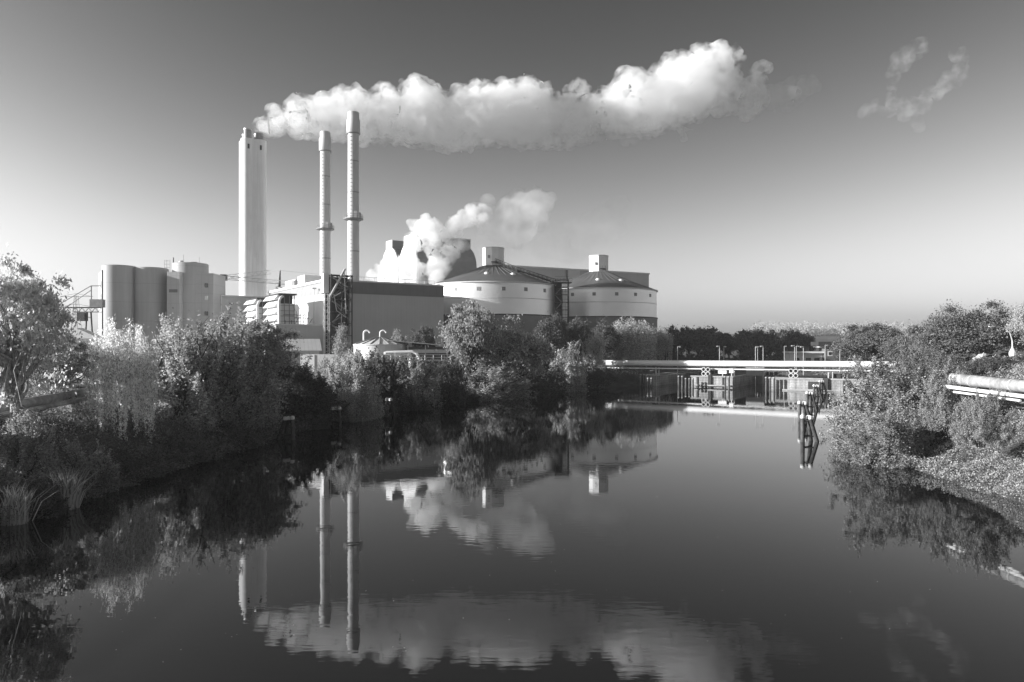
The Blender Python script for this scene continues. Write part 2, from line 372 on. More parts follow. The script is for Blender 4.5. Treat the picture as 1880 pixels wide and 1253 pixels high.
def intake():
    t = thing('air_intake', 'louvred air intake house nearer the stair tower, with three rows of hoods', 'air intake', (0,0,0), RZ, 'louvred air intakes on the annex roof')
    b = MB(); b.box(0, 4.4, 0, 12, 0, 6.2); b.box(.4, 4.0, .6, 11.5, 6.2, 8.6); b.build('housing', 'cladlight', t)
    b = MB(); b.box(-.4, 4.7, -1.2, 12.4, 8.6, 9.0); b.build('lid', 'steel', t)
    for k in range(4):
        b = MB(); z = 1.4+k*2.0
        b.extrude_y([(0,z),(0,z+1.5),(-1.3,z-.1)], .1, 11.8); b.build('hood', 'white', t)
    b = MB()
    for x in (.05, 1.5, 2.9, 4.3): b.box(x-.08, x+.08, -.25, -.05, 0, 8.6)
    for z in (1.2, 2.7, 4.2, 5.7): b.box(0, 4.4, -.22, -.06, z-.07, z+.07)
    b.build('grille', 'greysteel', t)
    b = MB(); b.box(.5, 3.9, .3, .58, 6.2, 8.55); b.build('opening', 'steel', t)
    b = MB(); b.path([(-.1,-.6,0),(-.1,-.6,6.8),(.3,-.6,7.8),(1.0,-.6,8.3)], .38, 10); b.build('corner_duct', 'white', t)
    b = MB()
    for x in (1.2, 3, 4.6, 6.4): b.box(x-.06, x+.06, -1.9, -1.8, 0, 1.5+1.5*(x>4))
    b.box(1, 7, -2.4, -.6, 2.95, 3.05); b.bar((1,-2.4,1.1), (7,-2.4,1.1), .04); b.build('catwalk', 'steel', t)
    return t
u = Vector((.829, .559)); v = Vector((-.559, .829)); h0 = Vector(HALL)
ik = intake(); p = h0-u*11.2+v*6; ik.location = (p.x, p.y, 16.62)
p = h0-u*11.2+v*28.5; copy_tree(ik, None, (p.x, p.y, 16.62), None, None, 'louvred air intake house farther back, partly hidden by its twin')
p = h0-u*4.2+v*7
t = thing('pipe_rack', 'small steel rack with bent pipes on the annex roof', 'pipe rack', (p.x, p.y, 16.62), RZ)
b = MB()
for x in (-2.5, -.5, 1.5): b.box(x-.08,x+.08,-.1,.1,0,2.2); b.bar((x,0,0),(x+1.4,0,2.2),.07)
b.box(-2.7, 1.9, -.4, .4, 2.2, 2.35); b.build('frame', 'steel', t)
b = MB(); b.path([(-1.8,0,2.3),(-1.8,0,4.2),(-2.6,0,5.2)], .12); b.path([(-.6,0,2.3),(-.4,0,4.6),(.6,0,3.2),(1.2,0,3.0)], .12); b.build('pipe', 'galv', t)

# twin round chimneys
def chimney():
    t = thing('chimney', 'slender round chimney with service platform, the shorter looking of the twin pair', 'chimney', (0,0,0), 0, 'twin slender chimneys')
    o = MB().lathe([(1.85,0),(1.78,30),(1.66,77)], 40).build('shaft', 'chimneyclad', t); autosmooth(o)
    o = MB().lathe([(1.75,76.2),(2.05,76.6),(2.05,80.2),(1.75,80.8),(1.75,82.6),(1.55,82.8),(1.4,82.8),(1.4,80)], 40).build('cap', 'chimneyclad', t); autosmooth(o)
    o = MB().lathe([(1.72,76.1),(2.1,76.1),(2.1,76.35),(1.72,76.35)], 40).build('cap_ring', 'paintgrey', t)
    for z in (13, 27, 40, 58, 67.5):
        r = 1.87-z*.0027; MB().lathe([(r,z),(r+.06,z+.05),(r+.06,z+.25),(r,z+.3)], 40).build('joint_ring', 'paintgrey', t)
    pf = MB().lathe([(1.8,49.4),(3.0,49.9),(3.0,50.15),(1.8,50.15)], 32).build('platform', 'greysteel', t)
    b = MB()
    for k in range(16):
        a = 2*math.pi*k/16; b.bar((2.9*math.cos(a),2.9*math.sin(a),50.1), (2.9*math.cos(a),2.9*math.sin(a),51.3), .05)
    for z in (50.7, 51.3): b.path([(2.9*math.cos(2*math.pi*k/24), 2.9*math.sin(2*math.pi*k/24), z) for k in range(25)], .045, 4)
    b.build('railing', 'greysteel', pf)
    for a in (.3, 1.6, -1.0):
        b = MB(); b.box(2.0*math.cos(a)-.3, 2.0*math.cos(a)+.3, 2.0*math.sin(a)-.3, 2.0*math.sin(a)+.3, 50.2, 52.2); b.build('cabinet', 'galv', pf)
    a = math.radians(-98); b = MB()                     # caged ladder on the side towards the water
    cx, cyy = math.cos(a), math.sin(a); tx, ty = -cyy, cx
    for sgn in (-.22, .22): b.bar((2.05*cx+tx*sgn, 2.05*cyy+ty*sgn, 3), (1.9*cx+tx*sgn, 1.9*cyy+ty*sgn, 76), .035)
    for k in range(62):
        z = 4+k*1.16; b.box(2.0*cx-.28, 2.0*cx+.28, 2.0*cyy-.3, 2.0*cyy+.1, z, z+.07)
    b.build('ladder', 'greysteel', t)
    MB().box(-2.6, 2.6, -2.6, 2.6, -4, 1).build('base', 'cladlight', t)
    return t
ch = chimney(); ch.location = (-62.9, 244, .2)
copy_tree(ch, None, (-48.6, 222, -.3), .05, None, 'slender round chimney with service platform, rising highest beside the blank hall')

# four-flue concrete chimney
t = thing('concrete_stack', 'tall pale concrete chimney of four joined shafts, leftmost and thickest of the chimneys', 'chimney', (-103.4, 289, 0), math.radians(28))
for dx, dy in ((-2.3,-2.3),(2.3,-2.3),(2.3,2.3),(-2.3,2.3)):
    o = MB().lathe([(2.55,0),(2.55,92.4)], 40, (dx,dy)).build('shaft', 'concrete', t); autosmooth(o)
b = MB(); b.box(-2.3, 2.3, -4.4, 4.4, 0, 92.3); b.box(-4.4, 4.4, -2.3, 2.3, 0, 92.2); b.build('core', 'concrete', t)
for (dx, dy), hgt in zip(((-2.3,-2.3),(2.3,-2.3),(2.3,2.3),(-2.3,2.3)), (96.4, 95.6, 96.0, 95.2)):
    fl = MB().lathe([(1.45,92.3),(1.45,hgt)], 32, (dx,dy)).build('flue', 'greysteel', t); autosmooth(fl)
    MB().lathe([(1.55,hgt-.4),(1.55,hgt+.1),(1.2,hgt+.1),(1.2,hgt-.4)], 32, (dx,dy)).build('flue_rim', 'galv', fl)
for dx, dy in ((-2.3,-2.3),(2.3,-2.3)):
    MB().box(dx-.35, dx+.35, dy-2.75, dy-2.3, 88.2, 90.0).build('slot_window', 'steel', t)

# ------------------------------------------------------------------ silo block
D = 250.0
sx = lambda px: (px-940)/F*D
t = thing('silo_block', 'grey block of three tall rounded silos with windowed stair panels', 'silos', (0,0,0))
r = 5.45
for (px, rr, zt, y) in ((219, 5.45, 38.4, D+2), (278, 5.6, 38.0, D+5.5), (350, 6.0, 40.0, D+9)):
    o = MB().lathe([(rr,2),(rr,zt),(rr-.25,zt+.25)], 64, ((px-940)/F*y, y)).build('silo', 'silo', t); autosmooth(o)
q_ = lambda px, y: ((px-940)/F*y, y)
e0, e1 = q_(181, 258), q_(187.6, 248)
b = MB(); b.prism([e0, e1, (e1[0]+1.2, 248.2), (e1[0]+4, 262), (e0[0]+3, 266)], 2, 36.8); b.build('end_tower', 'silopanel', t)
for z in (31, 26.5): MB().prism([(e0[0]*.35+e1[0]*.65-.1, e0[1]*.35+e1[1]*.65-.1), (e0[0]*.15+e1[0]*.85-.1, e0[1]*.15+e1[1]*.85-.1), (e0[0]*.15+e1[0]*.85+.2, e0[1]*.15+e1[1]*.85+.2), (e0[0]*.35+e1[0]*.65+.2, e0[1]*.35+e1[1]*.65+.2)], z, z+2.2).build('window', 'glass', t)
b = MB(); e2 = q_(191.6, 247.6); b.prism([(e1[0]+.2, 247.4), e2, (e2[0]+.3, 252), (e1[0]+1, 252)], 2, 36.9); b.build('pipe_shaft', 'band', t)
b = MB(); b.box(sx(240), sx(262), D+2.5, D+8, 2, 37.2); b.build('joint_wall', 'silo', t)
b = MB(); b.box(sx(305), sx(328), D+.6, D+8, 2, 36.6); b.build('stair_panel', 'silopanel', t)
b = MB(); b.box(sx(309), sx(324.5), D+.45, D+.7, 29.4, 30.5); b.build('window_strip', 'band', t)
b = MB(); b.prism([(sx(366),D-3.2),(sx(395),D-1.5),(sx(395),D+9),(sx(366),D+8)], 2, 35.8); b.build('side_panel', 'silopanel', t)
for z in (31.6, 22.0, 17.5): MB().box(sx(381.5), sx(386.5), D-2.5, D-1.9, z-.7, z+.7).build('window', 'glass', t)
MB().box(sx(381.5), sx(386.5), D-2.5, D-1.9, 26.6, 28.0).build('window', 'white', t)
b = MB()
yy = D+8; zt = 40.0
for px in (302, 306, 312): b.bar(((px-940)/F*yy, yy, 37), ((px-940)/F*yy, yy, 41.6), .07)
for z in (38.8, 40.0, 41.2): b.bar(((302-940)/F*yy, yy, z), ((312-940)/F*yy, yy, z), .06)
b.build('roof_ladder', 'greysteel', t)
b = MB(); b.path([((318-940)/F*yy,yy,zt),((318-940)/F*yy,yy,zt+2.4)], .28); b.build('roof_pipe', 'greysteel', t)
b = MB(); b.bar(((337-940)/F*yy,yy,zt),((337-940)/F*yy,yy,zt+3.4), .08); b.build('antenna', 'greysteel', t)
b = MB(); b.bar(((366-940)/F*yy,yy,zt),((366-940)/F*yy,yy,zt+2.6), .06); b.build('antenna', 'greysteel', t)
b = MB(); b.box((352-940)/F*yy,(361-940)/F*yy,yy-.5,yy+.8,zt,zt+.8); b.build('roof_box', 'greysteel', t)
o = MB().lathe([(.05,zt-.3),(.9,zt+.3),(.9,zt+.9),(.5,zt+1.3)], 16, ((333-940)/F*yy,yy)).build('roof_fan', 'cladlight', t)

# low hall between silos and intakes
c0 = Vector((-102.2, 255))
t = thing('side_hall', 'low flat-roofed hall with white ribbed end wall at the foot of the thick chimney', 'hall', (c0.x, c0.y, 0), RZ)
b = MB(); b.box(0, 26, 0, 20, 2, 28.2); b.build('wall', 'clad', t)
b = MB(); b.box(-.25, 0, -.1, 14, 2, 28.3); b.build('end_wall', 'whitemetal', t)
b = MB(); b.box(-.35, 26.2, -.25, 14.2, 28.3, 28.8); b.build('roof_edge', 'cladlight', t)
b = MB(); b.box(20, 30, -14, -2, 2, 17.5); b.build('wing', 'clad', t)

# ------------------------------------------------------------------ boiler house with two vaulted gables
bc = Vector((-39.6, 304))
t = thing('boiler_house', 'tall boiler house with two bright vaulted gables and long dark side, wrapped in steam', 'boiler house', (bc.x, bc.y, 0), RZ)
def vault(y0, wdt, top=55.2, wall=45.0):
    hw = wdt/2; pr = [(y0, 2), (y0, wall)]
    for k in range(1, 12):
        a = math.pi*k/12; pr.append((y0+hw-hw*math.cos(a), wall+(top-wall)*math.sin(a)))
    return pr+[(y0+wdt, wall), (y0+wdt, 2)]
for y0, wd, ext in ((0, 17.6, 0), (18.8, 17.6, -4)):
    sh = MB().extrude_x(vault(y0, wd)[::-1], .4-ext*0, 29).build('vault', 'clad' if 0 else 'tankbase', t)
    gb = MB().extrude_x(vault(y0+.02, wd-.04, 55.4)[::-1], -.3, .35).build('gable', 'white', t)
    MB().extrude_x([(y0+wd/2+2.0*math.cos(2*math.pi*k/20)*.55, 50+2.0*math.sin(2*math.pi*k/20)) for k in range(20)][::-1], -.45, -.28).build('round_vent', 'cladlight', gb)
    MB().box(-.2, 29.1, y0+wd/2-3.2, y0+wd/2+3.2, 53.5, 58.2).build('ridge_house', 'tankbase', t)
    MB().box(-.5, -.22, y0+wd/2-3.2, y0+wd/2+3.2, 54, 58.3).build('ridge_end', 'white', t)
MB().box(-.1, 3, 17.7, 18.7, 2, 51).build('joint_panel', 'band', t)
MB().box(-.3, 29.2, 5.4, 5.55, 58.2, 58.7).build('roof_edge', 'galv', t)
MB().box(2, 20, 38, 46, 2, 44).build('annex', 'white', t)

# conveyor gallery building behind the tanks
t = thing('bunker_building', 'long grey flat-roofed building behind the two domed tanks', 'building', (-2, 325, 0), math.atan2(35, 68))
b = MB(); b.box(0, 79, 0, 22, 2, 46.4); b.build('wall', 'clad', t)
b = MB(); b.box(-.3, 79.3, -.3, 22.3, 46.4, 47.2); b.build('roof_edge', 'galv', t)
b = MB(); b.box(30.6, 31.4, -.5, -.02, 2, 46.4); b.build('joint_panel', 'band', t)
b = MB(); b.prism([(31.5,-.6),(38,-.6),(38,-.02),(31.5,-.02)], 2, 46.3); b.build('lit_facet_panel', 'cladlight', t)  # pale panel standing in for a sunlit facet of the wall

# ------------------------------------------------------------------ two big tanks
def tank(name_label, cx, cyy, R, eave, split, apex, seed):
    t = thing('storage_tank', name_label, 'storage tank', (cx, cyy, 0), 0, 'big round storage tanks with cone roofs')
    o = MB().lathe([(R+.25,2),(R+.25,split)], 128).build('base_band', 'tankbase', t); autosmooth(o)
    o = MB().lathe([(R,split-.1),(R,eave)], 128, cap=False).build('shell', 'tankclad', t); autosmooth(o)
    MB().lathe([(R+.3,split),(R+.45,split),(R+.45,split+.35),(R+.02,split+.35)], 128, cap=False).build('base_ring', 'steel', t)
    b = MB(); b.lathe([(R+.35,eave-.25),(R+.35,eave+.1),(R*.5,(eave+apex)/2+.5),(3.4,apex)], 96)
    rf = b.build('roof', 'roofdark', t); autosmooth(rf, 60)
    b = MB()
    for k in range(40):
        a = 2*math.pi*k/40
        b.bar((R*.98*math.cos(a), R*.98*math.sin(a), eave+.15), (R*.5*math.cos(a), R*.5*math.sin(a), (eave+apex)/2+.55), .07)
        b.bar((R*.5*math.cos(a), R*.5*math.sin(a), (eave+apex)/2+.55), (3.6*math.cos(a), 3.6*math.sin(a), apex+.02), .06)
    b.build('roof_rib', 'tankbase', rf)
    MB().lathe([(R+.36,eave-.3),(R+.5,eave-.3),(R+.5,eave+.06),(R+.36,eave+.06)], 128, cap=False).build('gutter', 'cladlight', t)
    vt = MB().lathe([(3.9,apex-.6),(3.9,apex+5.9)], 10, rot=.2).build('roof_lantern', 'white', t)
    MB().lathe([(4.0,apex+5.9),(4.0,apex+6.3)], 10, rot=.2).build('lantern_lid', 'cladlight', vt)
    b = MB(); a = math.radians(-112); b.box(3.95*math.cos(a)-.35,3.95*math.cos(a)+.35,3.8*math.sin(a)-.3,3.8*math.sin(a)+.1,apex+2.4,apex+3.4); b.build('lantern_hatch', 'paintgrey', vt)
    for k, ad in enumerate((-122, -101, -80, -60, -38)):
        a = math.radians(ad); c = (R*math.cos(a), R*math.sin(a)); tx, ty = -math.sin(a), math.cos(a); b = MB()
        q = [(c[0]+tx*sg*.6+math.cos(a)*o2, c[1]+ty*sg*.6+math.sin(a)*o2) for sg, o2 in ((-1,.12),(1,.12),(1,-.3),(-1,-.3))]
        if (q[1][0]-q[0][0])*(q[2][1]-q[1][1])-(q[1][1]-q[0][1])*(q[2][0]-q[1][0]) < 0: q = q[::-1]
        b.prism(q, eave-3.0, eave-1.8); b.build('hatch_window', 'greysteel', t)
    for ad, rr in ((-98, R*.6), (-60, R*.62)):
        a = math.radians(ad); zr = eave+.1+(R-rr)/(R*.5)*((apex-eave)/2+.4)
        o = MB().lathe([(.1,zr-.6),(.95,zr-.4),(.85,zr+.25),(.4,zr+.55),(.02,zr+.6)], 16, (rr*math.cos(a), rr*math.sin(a))).build('roof_vent', 'white', t); autosmooth(o, 60)
    MB().lathe([(R+.02,(eave+split)/2-.02),(R+.07,(eave+split)/2),(R+.07,(eave+split)/2+.18),(R+.02,(eave+split)/2+.2)], 128, cap=False).build('stiffening_ring', 'cladlight', t)
    return t
tk = tank('wide round tank with dark cone roof, half hidden at its left by the blank hall', -6.6, 257, 22.3, 31.9, 21.0, 39.3, 1)
tk2 = tank('wide round tank with dark cone roof, standing farthest right of the plant', 34.1, 285, 22.4, 32.2, 21.4, 40.0, 2)
def roof_stair(t, R, eave, apex, a0, a1, rin):
    b = MB(); pts0 = []
    p0 = Vector((rin*math.cos(a0), rin*math.sin(a0), apex+.9)); pm = Vector((R*.5*math.cos((a0+a1)/2), R*.5*math.sin((a0+a1)/2), (eave+apex)/2+1.4)); p1 = Vector(((R+1.2)*math.cos(a1), (R+1.2)*math.sin(a1), eave+.7))
    for p, q in ((p0,pm),(pm,p1)):
        d = (q-p); n = max(4, int(d.length/1.5)); side = d.cross(Vector((0,0,1))).normalized()*.5
        for sg in (-1,1):
            b.bar(p+side*sg, q+side*sg, .16); b.bar(p+side*sg+Vector((0,0,1.1)), q+side*sg+Vector((0,0,1.1)), .07); b.bar(p+side*sg+Vector((0,0,.55)), q+side*sg+Vector((0,0,.55)), .05)
            for k in range(n+1):
                w_ = p.lerp(q, k/n)+side*sg; b.bar(w_-Vector((0,0,.7)), w_+Vector((0,0,1.1)), .07)
        b.bar(p, q, .3)
    b.box(p0.x-1.6, p0.x+.4, p0.y-1, p0.y+1, p0.z-.1, p0.z+.05)
    b.build('roof_stair', 'steel', t)
roof_stair(tk, 22.3, 31.9, 39.3, math.radians(-78), math.radians(-8), 4.6)
roof_stair(tk2, 22.4, 32.2, 40.0, math.radians(-70), math.radians(206), 4.6)

tw = P(1030, 635, 250)
t = thing('lift_tower', 'dark lattice stair tower with pale lift shaft between the two tanks', 'stair tower', (tw.x, 250, 0), 0)
b = MB()
for x in (-2.3, 2.5):
    for y in (-2, 2): b.box(x-.14, x+.14, y-.14, y+.14, 2, 33.5)
for z in np.arange(5, 34, 2.6):
    b.box(-2.4, 2.6, -2.15, -1.95, z, z+.15); b.box(-2.4, 2.6, -2, 2, z, z+.06); b.bar((-2.3,-2.05,z+1.1), (2.5,-2.05,z+1.1), .04)
b.build('frame', 'steel', t)
b = MB()
for k, z in enumerate(np.arange(5, 31, 2.6)): b.bar((-2.2,-1.6,z),(.2,-1.6,z+2.6),.18) if k%2 else b.bar((.2,-1.6,z),(-2.2,-1.6,z+2.6),.18)
b.build('stair_flight', 'greysteel', t)
b = MB(); b.box(-2.2, .3, .4, 1.9, 2, 32.8); b.build('back_panel', 'steel', t)
o = MB().lathe([(.95,2),(.95,30.6)], 24, (1.15,-.6)).build('lift_shaft', 'galv', t); autosmooth(o)
b = MB(); b.box(-3.4, 3.6, -2.6, 2.2, 32.6, 32.8)
for k in range(8): b.bar((-3.4+k, -2.6, 32.8), (-3.4+k, -2.6, 34.0), .05)
b.bar((-3.4,-2.6,34),(3.6,-2.6,34),.05); b.bar((-3.4,-2.6,33.4),(3.6,-2.6,33.4),.05); b.build('top_deck', 'steel', t)

# ------------------------------------------------------------------ construction crane behind the intakes
t = thing('construction_crane', 'construction crane with two slim pale lattice jibs crossing the thick chimney', 'crane', (0,0,0))
a0 = P(411, 510, 268); a1 = P(495, 500, 284); a2 = P(603, 526, 262)
b = MB(); b.truss(a0, a1, 1.5, 14, .07); b.build('upper_jib', 'galv', t)
b = MB(); b.truss(a0, a2, 1.3, 30, .07); b.build('lower_jib', 'galv', t)
b = MB(); q = P(411,510,268); b.box(q.x-1.0, q.x+1.0, q.y-1, q.y+1, q.z-1.1, q.z+1.1); b.build('sheave_block', 'steel', t)
q0 = P(512, 527, 270); q1 = P(514, 497, 270)
b = MB(); b.truss(Vector((q0.x, q0.y, 3)), q0, 1.6, 20, .09); b.build('mast', 'greysteel', t)
b = MB(); b.path([q0, q1], [.75,.3], 6); b.build('tower_top', 'steel', t)
b = MB(); b.bar(q1, P(597,505,262), .05); b.bar(P(545,522,265), P(597,505,262), .05); b.bar(q1, a1, .04); b.build('tie_rope', 'greysteel', t)
# ------------------------------------------------------------------ small works buildings by the bank
p = P(545, 635, 172)
t = thing('shed', 'low shed with bright pitched metal roof below the grey annex wall', 'shed', (p.x, 172, GZ), RZ*.6)
MB().box(-6, 5.2, 0, 8, -1, 5.6).build('wall', 'clad', t)
b = MB(); b.extrude_x([(-.5,5.5),(4,8.2),(8.5,5.5),(8.5,5.7),(4,8.45),(-.5,5.7)][::-1], -6.5, 5.7); b.build('roof', 'lightroof', t)
p = P(556, 655, 158)
t = thing('garden_wall', 'long low white wall running between the shed and the small ribbed tank', 'wall', (p.x, 158, hz(p.x,158)-.5), math.radians(-2))
MB().box(-.5, 8.3, 0, .3, 0, 5.0).build('wall', 'cladlight', t)
MB().box(-.5, 2.6, -.12, 0, 1.2, 4.9).build('panel', 'white', t)
p = P(697, 655, 168)
t = thing('small_tank', 'squat round tank with ribbed pale roof and hooked vent pipes', 'tank', (p.x, 168, GZ-.3))
o = MB().lathe([(5.9,0),(5.9,7.3)], 48).build('shell', 'whitemetal', t); autosmooth(o)
rf = MB().lathe([(6.05,7.2),(6.05,7.4),(.4,9.1)], 48).build('roof', 'lightroof', t); autosmooth(rf)
b = MB()
for k in range(18):
    a = 2*math.pi*k/18; b.bar((6.0*math.cos(a),6.0*math.sin(a),7.47), (.5*math.cos(a),.5*math.sin(a),9.15), .1)
b.build('roof_rib', 'greysteel', rf)
for dx in (-3.6, .2):
    b = MB(); b.path([(dx,-.5,8.3),(dx,-.5,10.0)]+[(dx+.7-.7*math.cos(a),-.5,10.0+.6*math.sin(a)) for a in np.linspace(.3,3.1,8)], .2, 10); b.build('hooked_vent', 'white', t)
p = P(765, 640, 166)
t = thing('canopy', 'long open canopy with pale sloping roof on thin posts beside the squat tank', 'canopy', (p.x, 166, GZ-.3), math.radians(8))
b = MB(); b.extrude_y([(-6.5,8.2),(7.5,7.0),(7.5,7.15),(-6.5,8.4)], 0, 9); b.build('roof', 'lightroof', t)
for x in (-6, -2, 2, 7): MB().box(x-.12, x+.12, .3, .5, 0, 7.2).build('post', 'galv', t)
MB().box(-6, 6.8, 4, 4.2, 0, 6.8).build('back_panel', 'band', t)
MB().box(-2, 7, .2, .5, 5.4, 6.2).build('fascia', 'cladlight', t)
p = P(735, 648, 158)
t = thing('insulated_pipe', 'thick white insulated pipe bending down in front of the canopy', 'pipe', (p.x, 158, GZ))
b = MB(); b.path([(-3.6,0,5.0),(1.0,0,5.1),(1.9,0,4.8),(2.3,0,4.0),(2.4,0,0)], .5, 14); o = b.build('main_pipe', 'pipe', t); autosmooth(o)
b = MB(); b.path([(-3.0,-.9,5.3),(2.6,-.9,5.5),(3.6,-.9,5.2),(4.2,-.9,4.2),(4.3,-.9,0)], .33, 12); o = b.build('branch_pipe', 'pipe', t); autosmooth(o)
for x in (-2.0, 0): MB().box(x-.12, x+.12, -.2, .1, -1, 4.6).build('support', 'galv', t)
p = P(742, 660, 150)
t = thing('pier_deck', 'narrow steel deck on thin posts among bushes above the left bank', 'deck', (p.x, 150, 0), math.radians(6))
zt = 8.0
MB().box(-8, 9.5, 0, 3, zt-.25, zt).build('deck', 'greysteel', t)
b = MB()
for x in np.arange(-8, 9.6, 1.75): b.bar((x,.05,zt),(x,.05,zt+1.1),.04)
for z in (.55, 1.1): b.bar((-8,.05,zt+z),(9.5,.05,zt+z),.04)
b.build('railing', 'galv', t)
for x in (-7, -1, 3, 9): MB().box(x-.12, x+.12, .2, .45, 2, zt-.25).build('post', 'galv', t)
p = P(1022, 640, 205)
t = thing('pipe_gantry', 'small pale pipe gantry showing above the bushes below the tanks', 'pipe rack', (p.x, 205, GZ))
for x in (-4, -.5, 3.5): MB().box(x-.14, x+.14, -.14, .14, -1, 8.6).build('post', 'galv', t)
b = MB()
for z in (5.5, 6.6, 7.6, 8.6): b.path([(-6,0,z),(4.2,0,z)], .16, 8)
b.build('pipe', 'galv', t)
MB().path([(-1.5,-.8,8.0),(1.8,-.8,8.0),(2.4,-.8,7.4),(2.5,-.8,0)], .26, 10).build('bent_pipe', 'pipe', t)

# left yard: loading works, pylon, tank wagons, pipeline
p = P(150, 600, 205)
t = thing('loading_hopper', 'white sloping conveyor housing beside the silos, running down to the right', 'conveyor', (p.x, 205, 0))
b = MB(); b.extrude_y([(-5.5,13.2),(-1.5,12.6),(4.2,9.6),(7,9.4),(7,13.0),(4.6,13.2),(-1.5,16.0),(-5.5,16.4)], 0, 3.5); b.build('housing', 'white', t)
for x in (-4.5, 5.6): MB().box(x-.5, x+.5, .8, 2.6, 0, 13).build('support', 'cladlight', t)
p = P(150, 570, 235)
t = thing('loading_gantry', 'skeletal portal gantry with slanting stays and dark cabin left of the silos', 'gantry', (p.x, 235, 0))
b = MB(); b.truss((-9,0,22.6),(6,0,22.6), 1.4, 14, .1); b.build('girder', 'steel', t)
for x in (.5, 4.2): MB().bar((x,0,2),(x-1.2*(1 if x>2 else -1),0,22), .28).build('leg', 'steel', t)
b = MB(); b.bar((-9,0,23.4),(3,0,30.4),.14); b.bar((-5,0,23.4),(3,0,29),.12); b.bar((3,0,30.4),(6.2,0,30.4),.14); b.bar((3.1,0,23),(3.1,0,30.4),.2); b.build('stay', 'greysteel', t)
MB().box(-1.2, 1.4, -.8, 1.2, 19, 21.7).build('cabin', 'steel', t)
MB().box(3, 7, -.8, 1.2, 23.4, 26).build('winch_house', 'greysteel', t)
p = P(140, 600, 620)
t = thing('power_pylon', 'faint lattice power pylon far behind the left trees', 'pylon', (p.x, 620, 4))
b = MB()
for sx_, sy_ in ((-1,-1),(1,-1),(1,1),(-1,1)): b.bar((sx_*4,sy_*4,0),(sx_*1.0,sy_*1.0,50),.22)
for k in range(12):
    z0, z1 = k*4.1, (k+1)*4.1; w0, w1 = 4-3*z0/50, 4-3*z1/50
    for sg in (-1,1): b.bar((-w0*sg,-w0,z0),(w1*sg,-w1,z1),.12)
b.build('mast', 'greysteel', t)
for z, l in ((49,14),(40,16),(31,13)):
    b = MB(); b.bar((-l,0,z),(l,0,z),.2); b.bar((-l,0,z),(0,0,z+2.6),.14); b.bar((l,0,z),(0,0,z+2.6),.14); b.build('crossarm', 'greysteel', t)
p = P(130, 650, 120)
t = thing('pipe_bridge', 'yard pipe bridge of dark beams on pale posts behind the tank wagons', 'pipe rack', (p.x, 120, 0), math.radians(4))
for z in (7.5, 10.4): MB().box(-14, 6, 0, .6, z, z+.5).build('beam', 'steel', t)
for x in (-12, -6, 0, 5): MB().box(x-.35, x+.35, -.3, .3, 2, 7.5).build('post', 'cladlight', t)
MB().path([(-14,.1,8.5),(6,.1,8.5)], .4, 10).build('pipe', 'galv', t)
MB().path([(-14,.1,9.6),(6,.1,9.6)], .22, 8).build('pipe', 'galv', t)
MB().box(-14, 6, .4, .5, 10.9, 12.2).build('screen', 'clad', t)
def wagon(label, x, y):
    t = thing('tank_wagon', label, 'rail wagon', (x, y, 4.8), 0, 'rail tank wagons in the left yard')
    o = MB(); prof = [(.05,-.35),(.7,-.28),(1.2,-.08),(1.42,.2),(1.45,.5),(1.45,9.2),(1.42,9.6),(.7,10),(.05,10.1)]
    o.lathe(prof, 36); o.v = [(a, c, 2.6-b_) for a, b_, c in o.v]; o.f = [f[::-1] for f in o.f]
    tk_ = o.build('barrel', 'cladlight', t); autosmooth(tk_, 60)
    MB().lathe([(1.47,.35),(1.5,.4),(1.5,.5),(1.47,.55)], 36).build('band', 'steel', tk_).matrix_local = Matrix.Translation((0,0,2.6)) @ Matrix.Rotation(math.radians(-90),4,'X')
    MB().box(-1.3, 1.3, -.6, 10.3, .75, 1.15).build('underframe', 'steel', t)
    for yy_ in (1.3, 2.9, 7.2, 8.8):
        for xx in (-.75, .75):
            wv = MB(); wv.lathe([(.46,-.07),(.46,.07)], 20); wv.v = [(c+xx, a+yy_, b_+.46) for a, b_, c in wv.v]; wv.build('wheel', 'rubber', t)
    for xx in (-.85, .85): MB().path([(xx,-.6,1.0),(xx,-.95,1.0)], [.1,.22], 10).build('buffer', 'steel', t)
    MB().box(-1.35, 1.35, -.2, -.14, 2.45, 2.55).build('hand_rail', 'steel', t)
    return t
wagon('grey rail tank wagon with rounded end facing the water', (158-940)/F*92, 92)
wagon('farther rail tank wagon, mostly behind the nearer one', (166-940)/F*92+1.6, 104)
t = thing('pipeline', 'weathered overhead pipeline on pale concrete pillar on the left bank', 'pipeline', (-40, 0, 0))
o = MB().path([(-.3,20,6.2),(-.2,58,6.15),(-.6,74,6.75),(-1,100,7.2)], .42, 16).build('main_pipe', 'oldpipe', t); autosmooth(o)
o = MB().path([(.55,20,5.75),(.6,58,5.7),(.3,74,6.25),(-.1,100,6.7)], .2, 10).build('thin_pipe', 'oldpipe', t); autosmooth(o)
b = MB(); b.extrude_y([(-.9,5.25),(.9,5.25),(.9,5.5),(-.9,5.5)], 20, 58); b.v = [(x, y, z+.0) for x, y, z in b.v]; b.build('girder', 'greysteel', t)
MB().box(-1.2, .5, 65.0, 66.2, 2, 5.9).build('pillar', 'cladlight', t)
MB().box(-1.2, .5, 45.0, 46.2, 2, 5.25).build('pillar', 'cladlight', t)
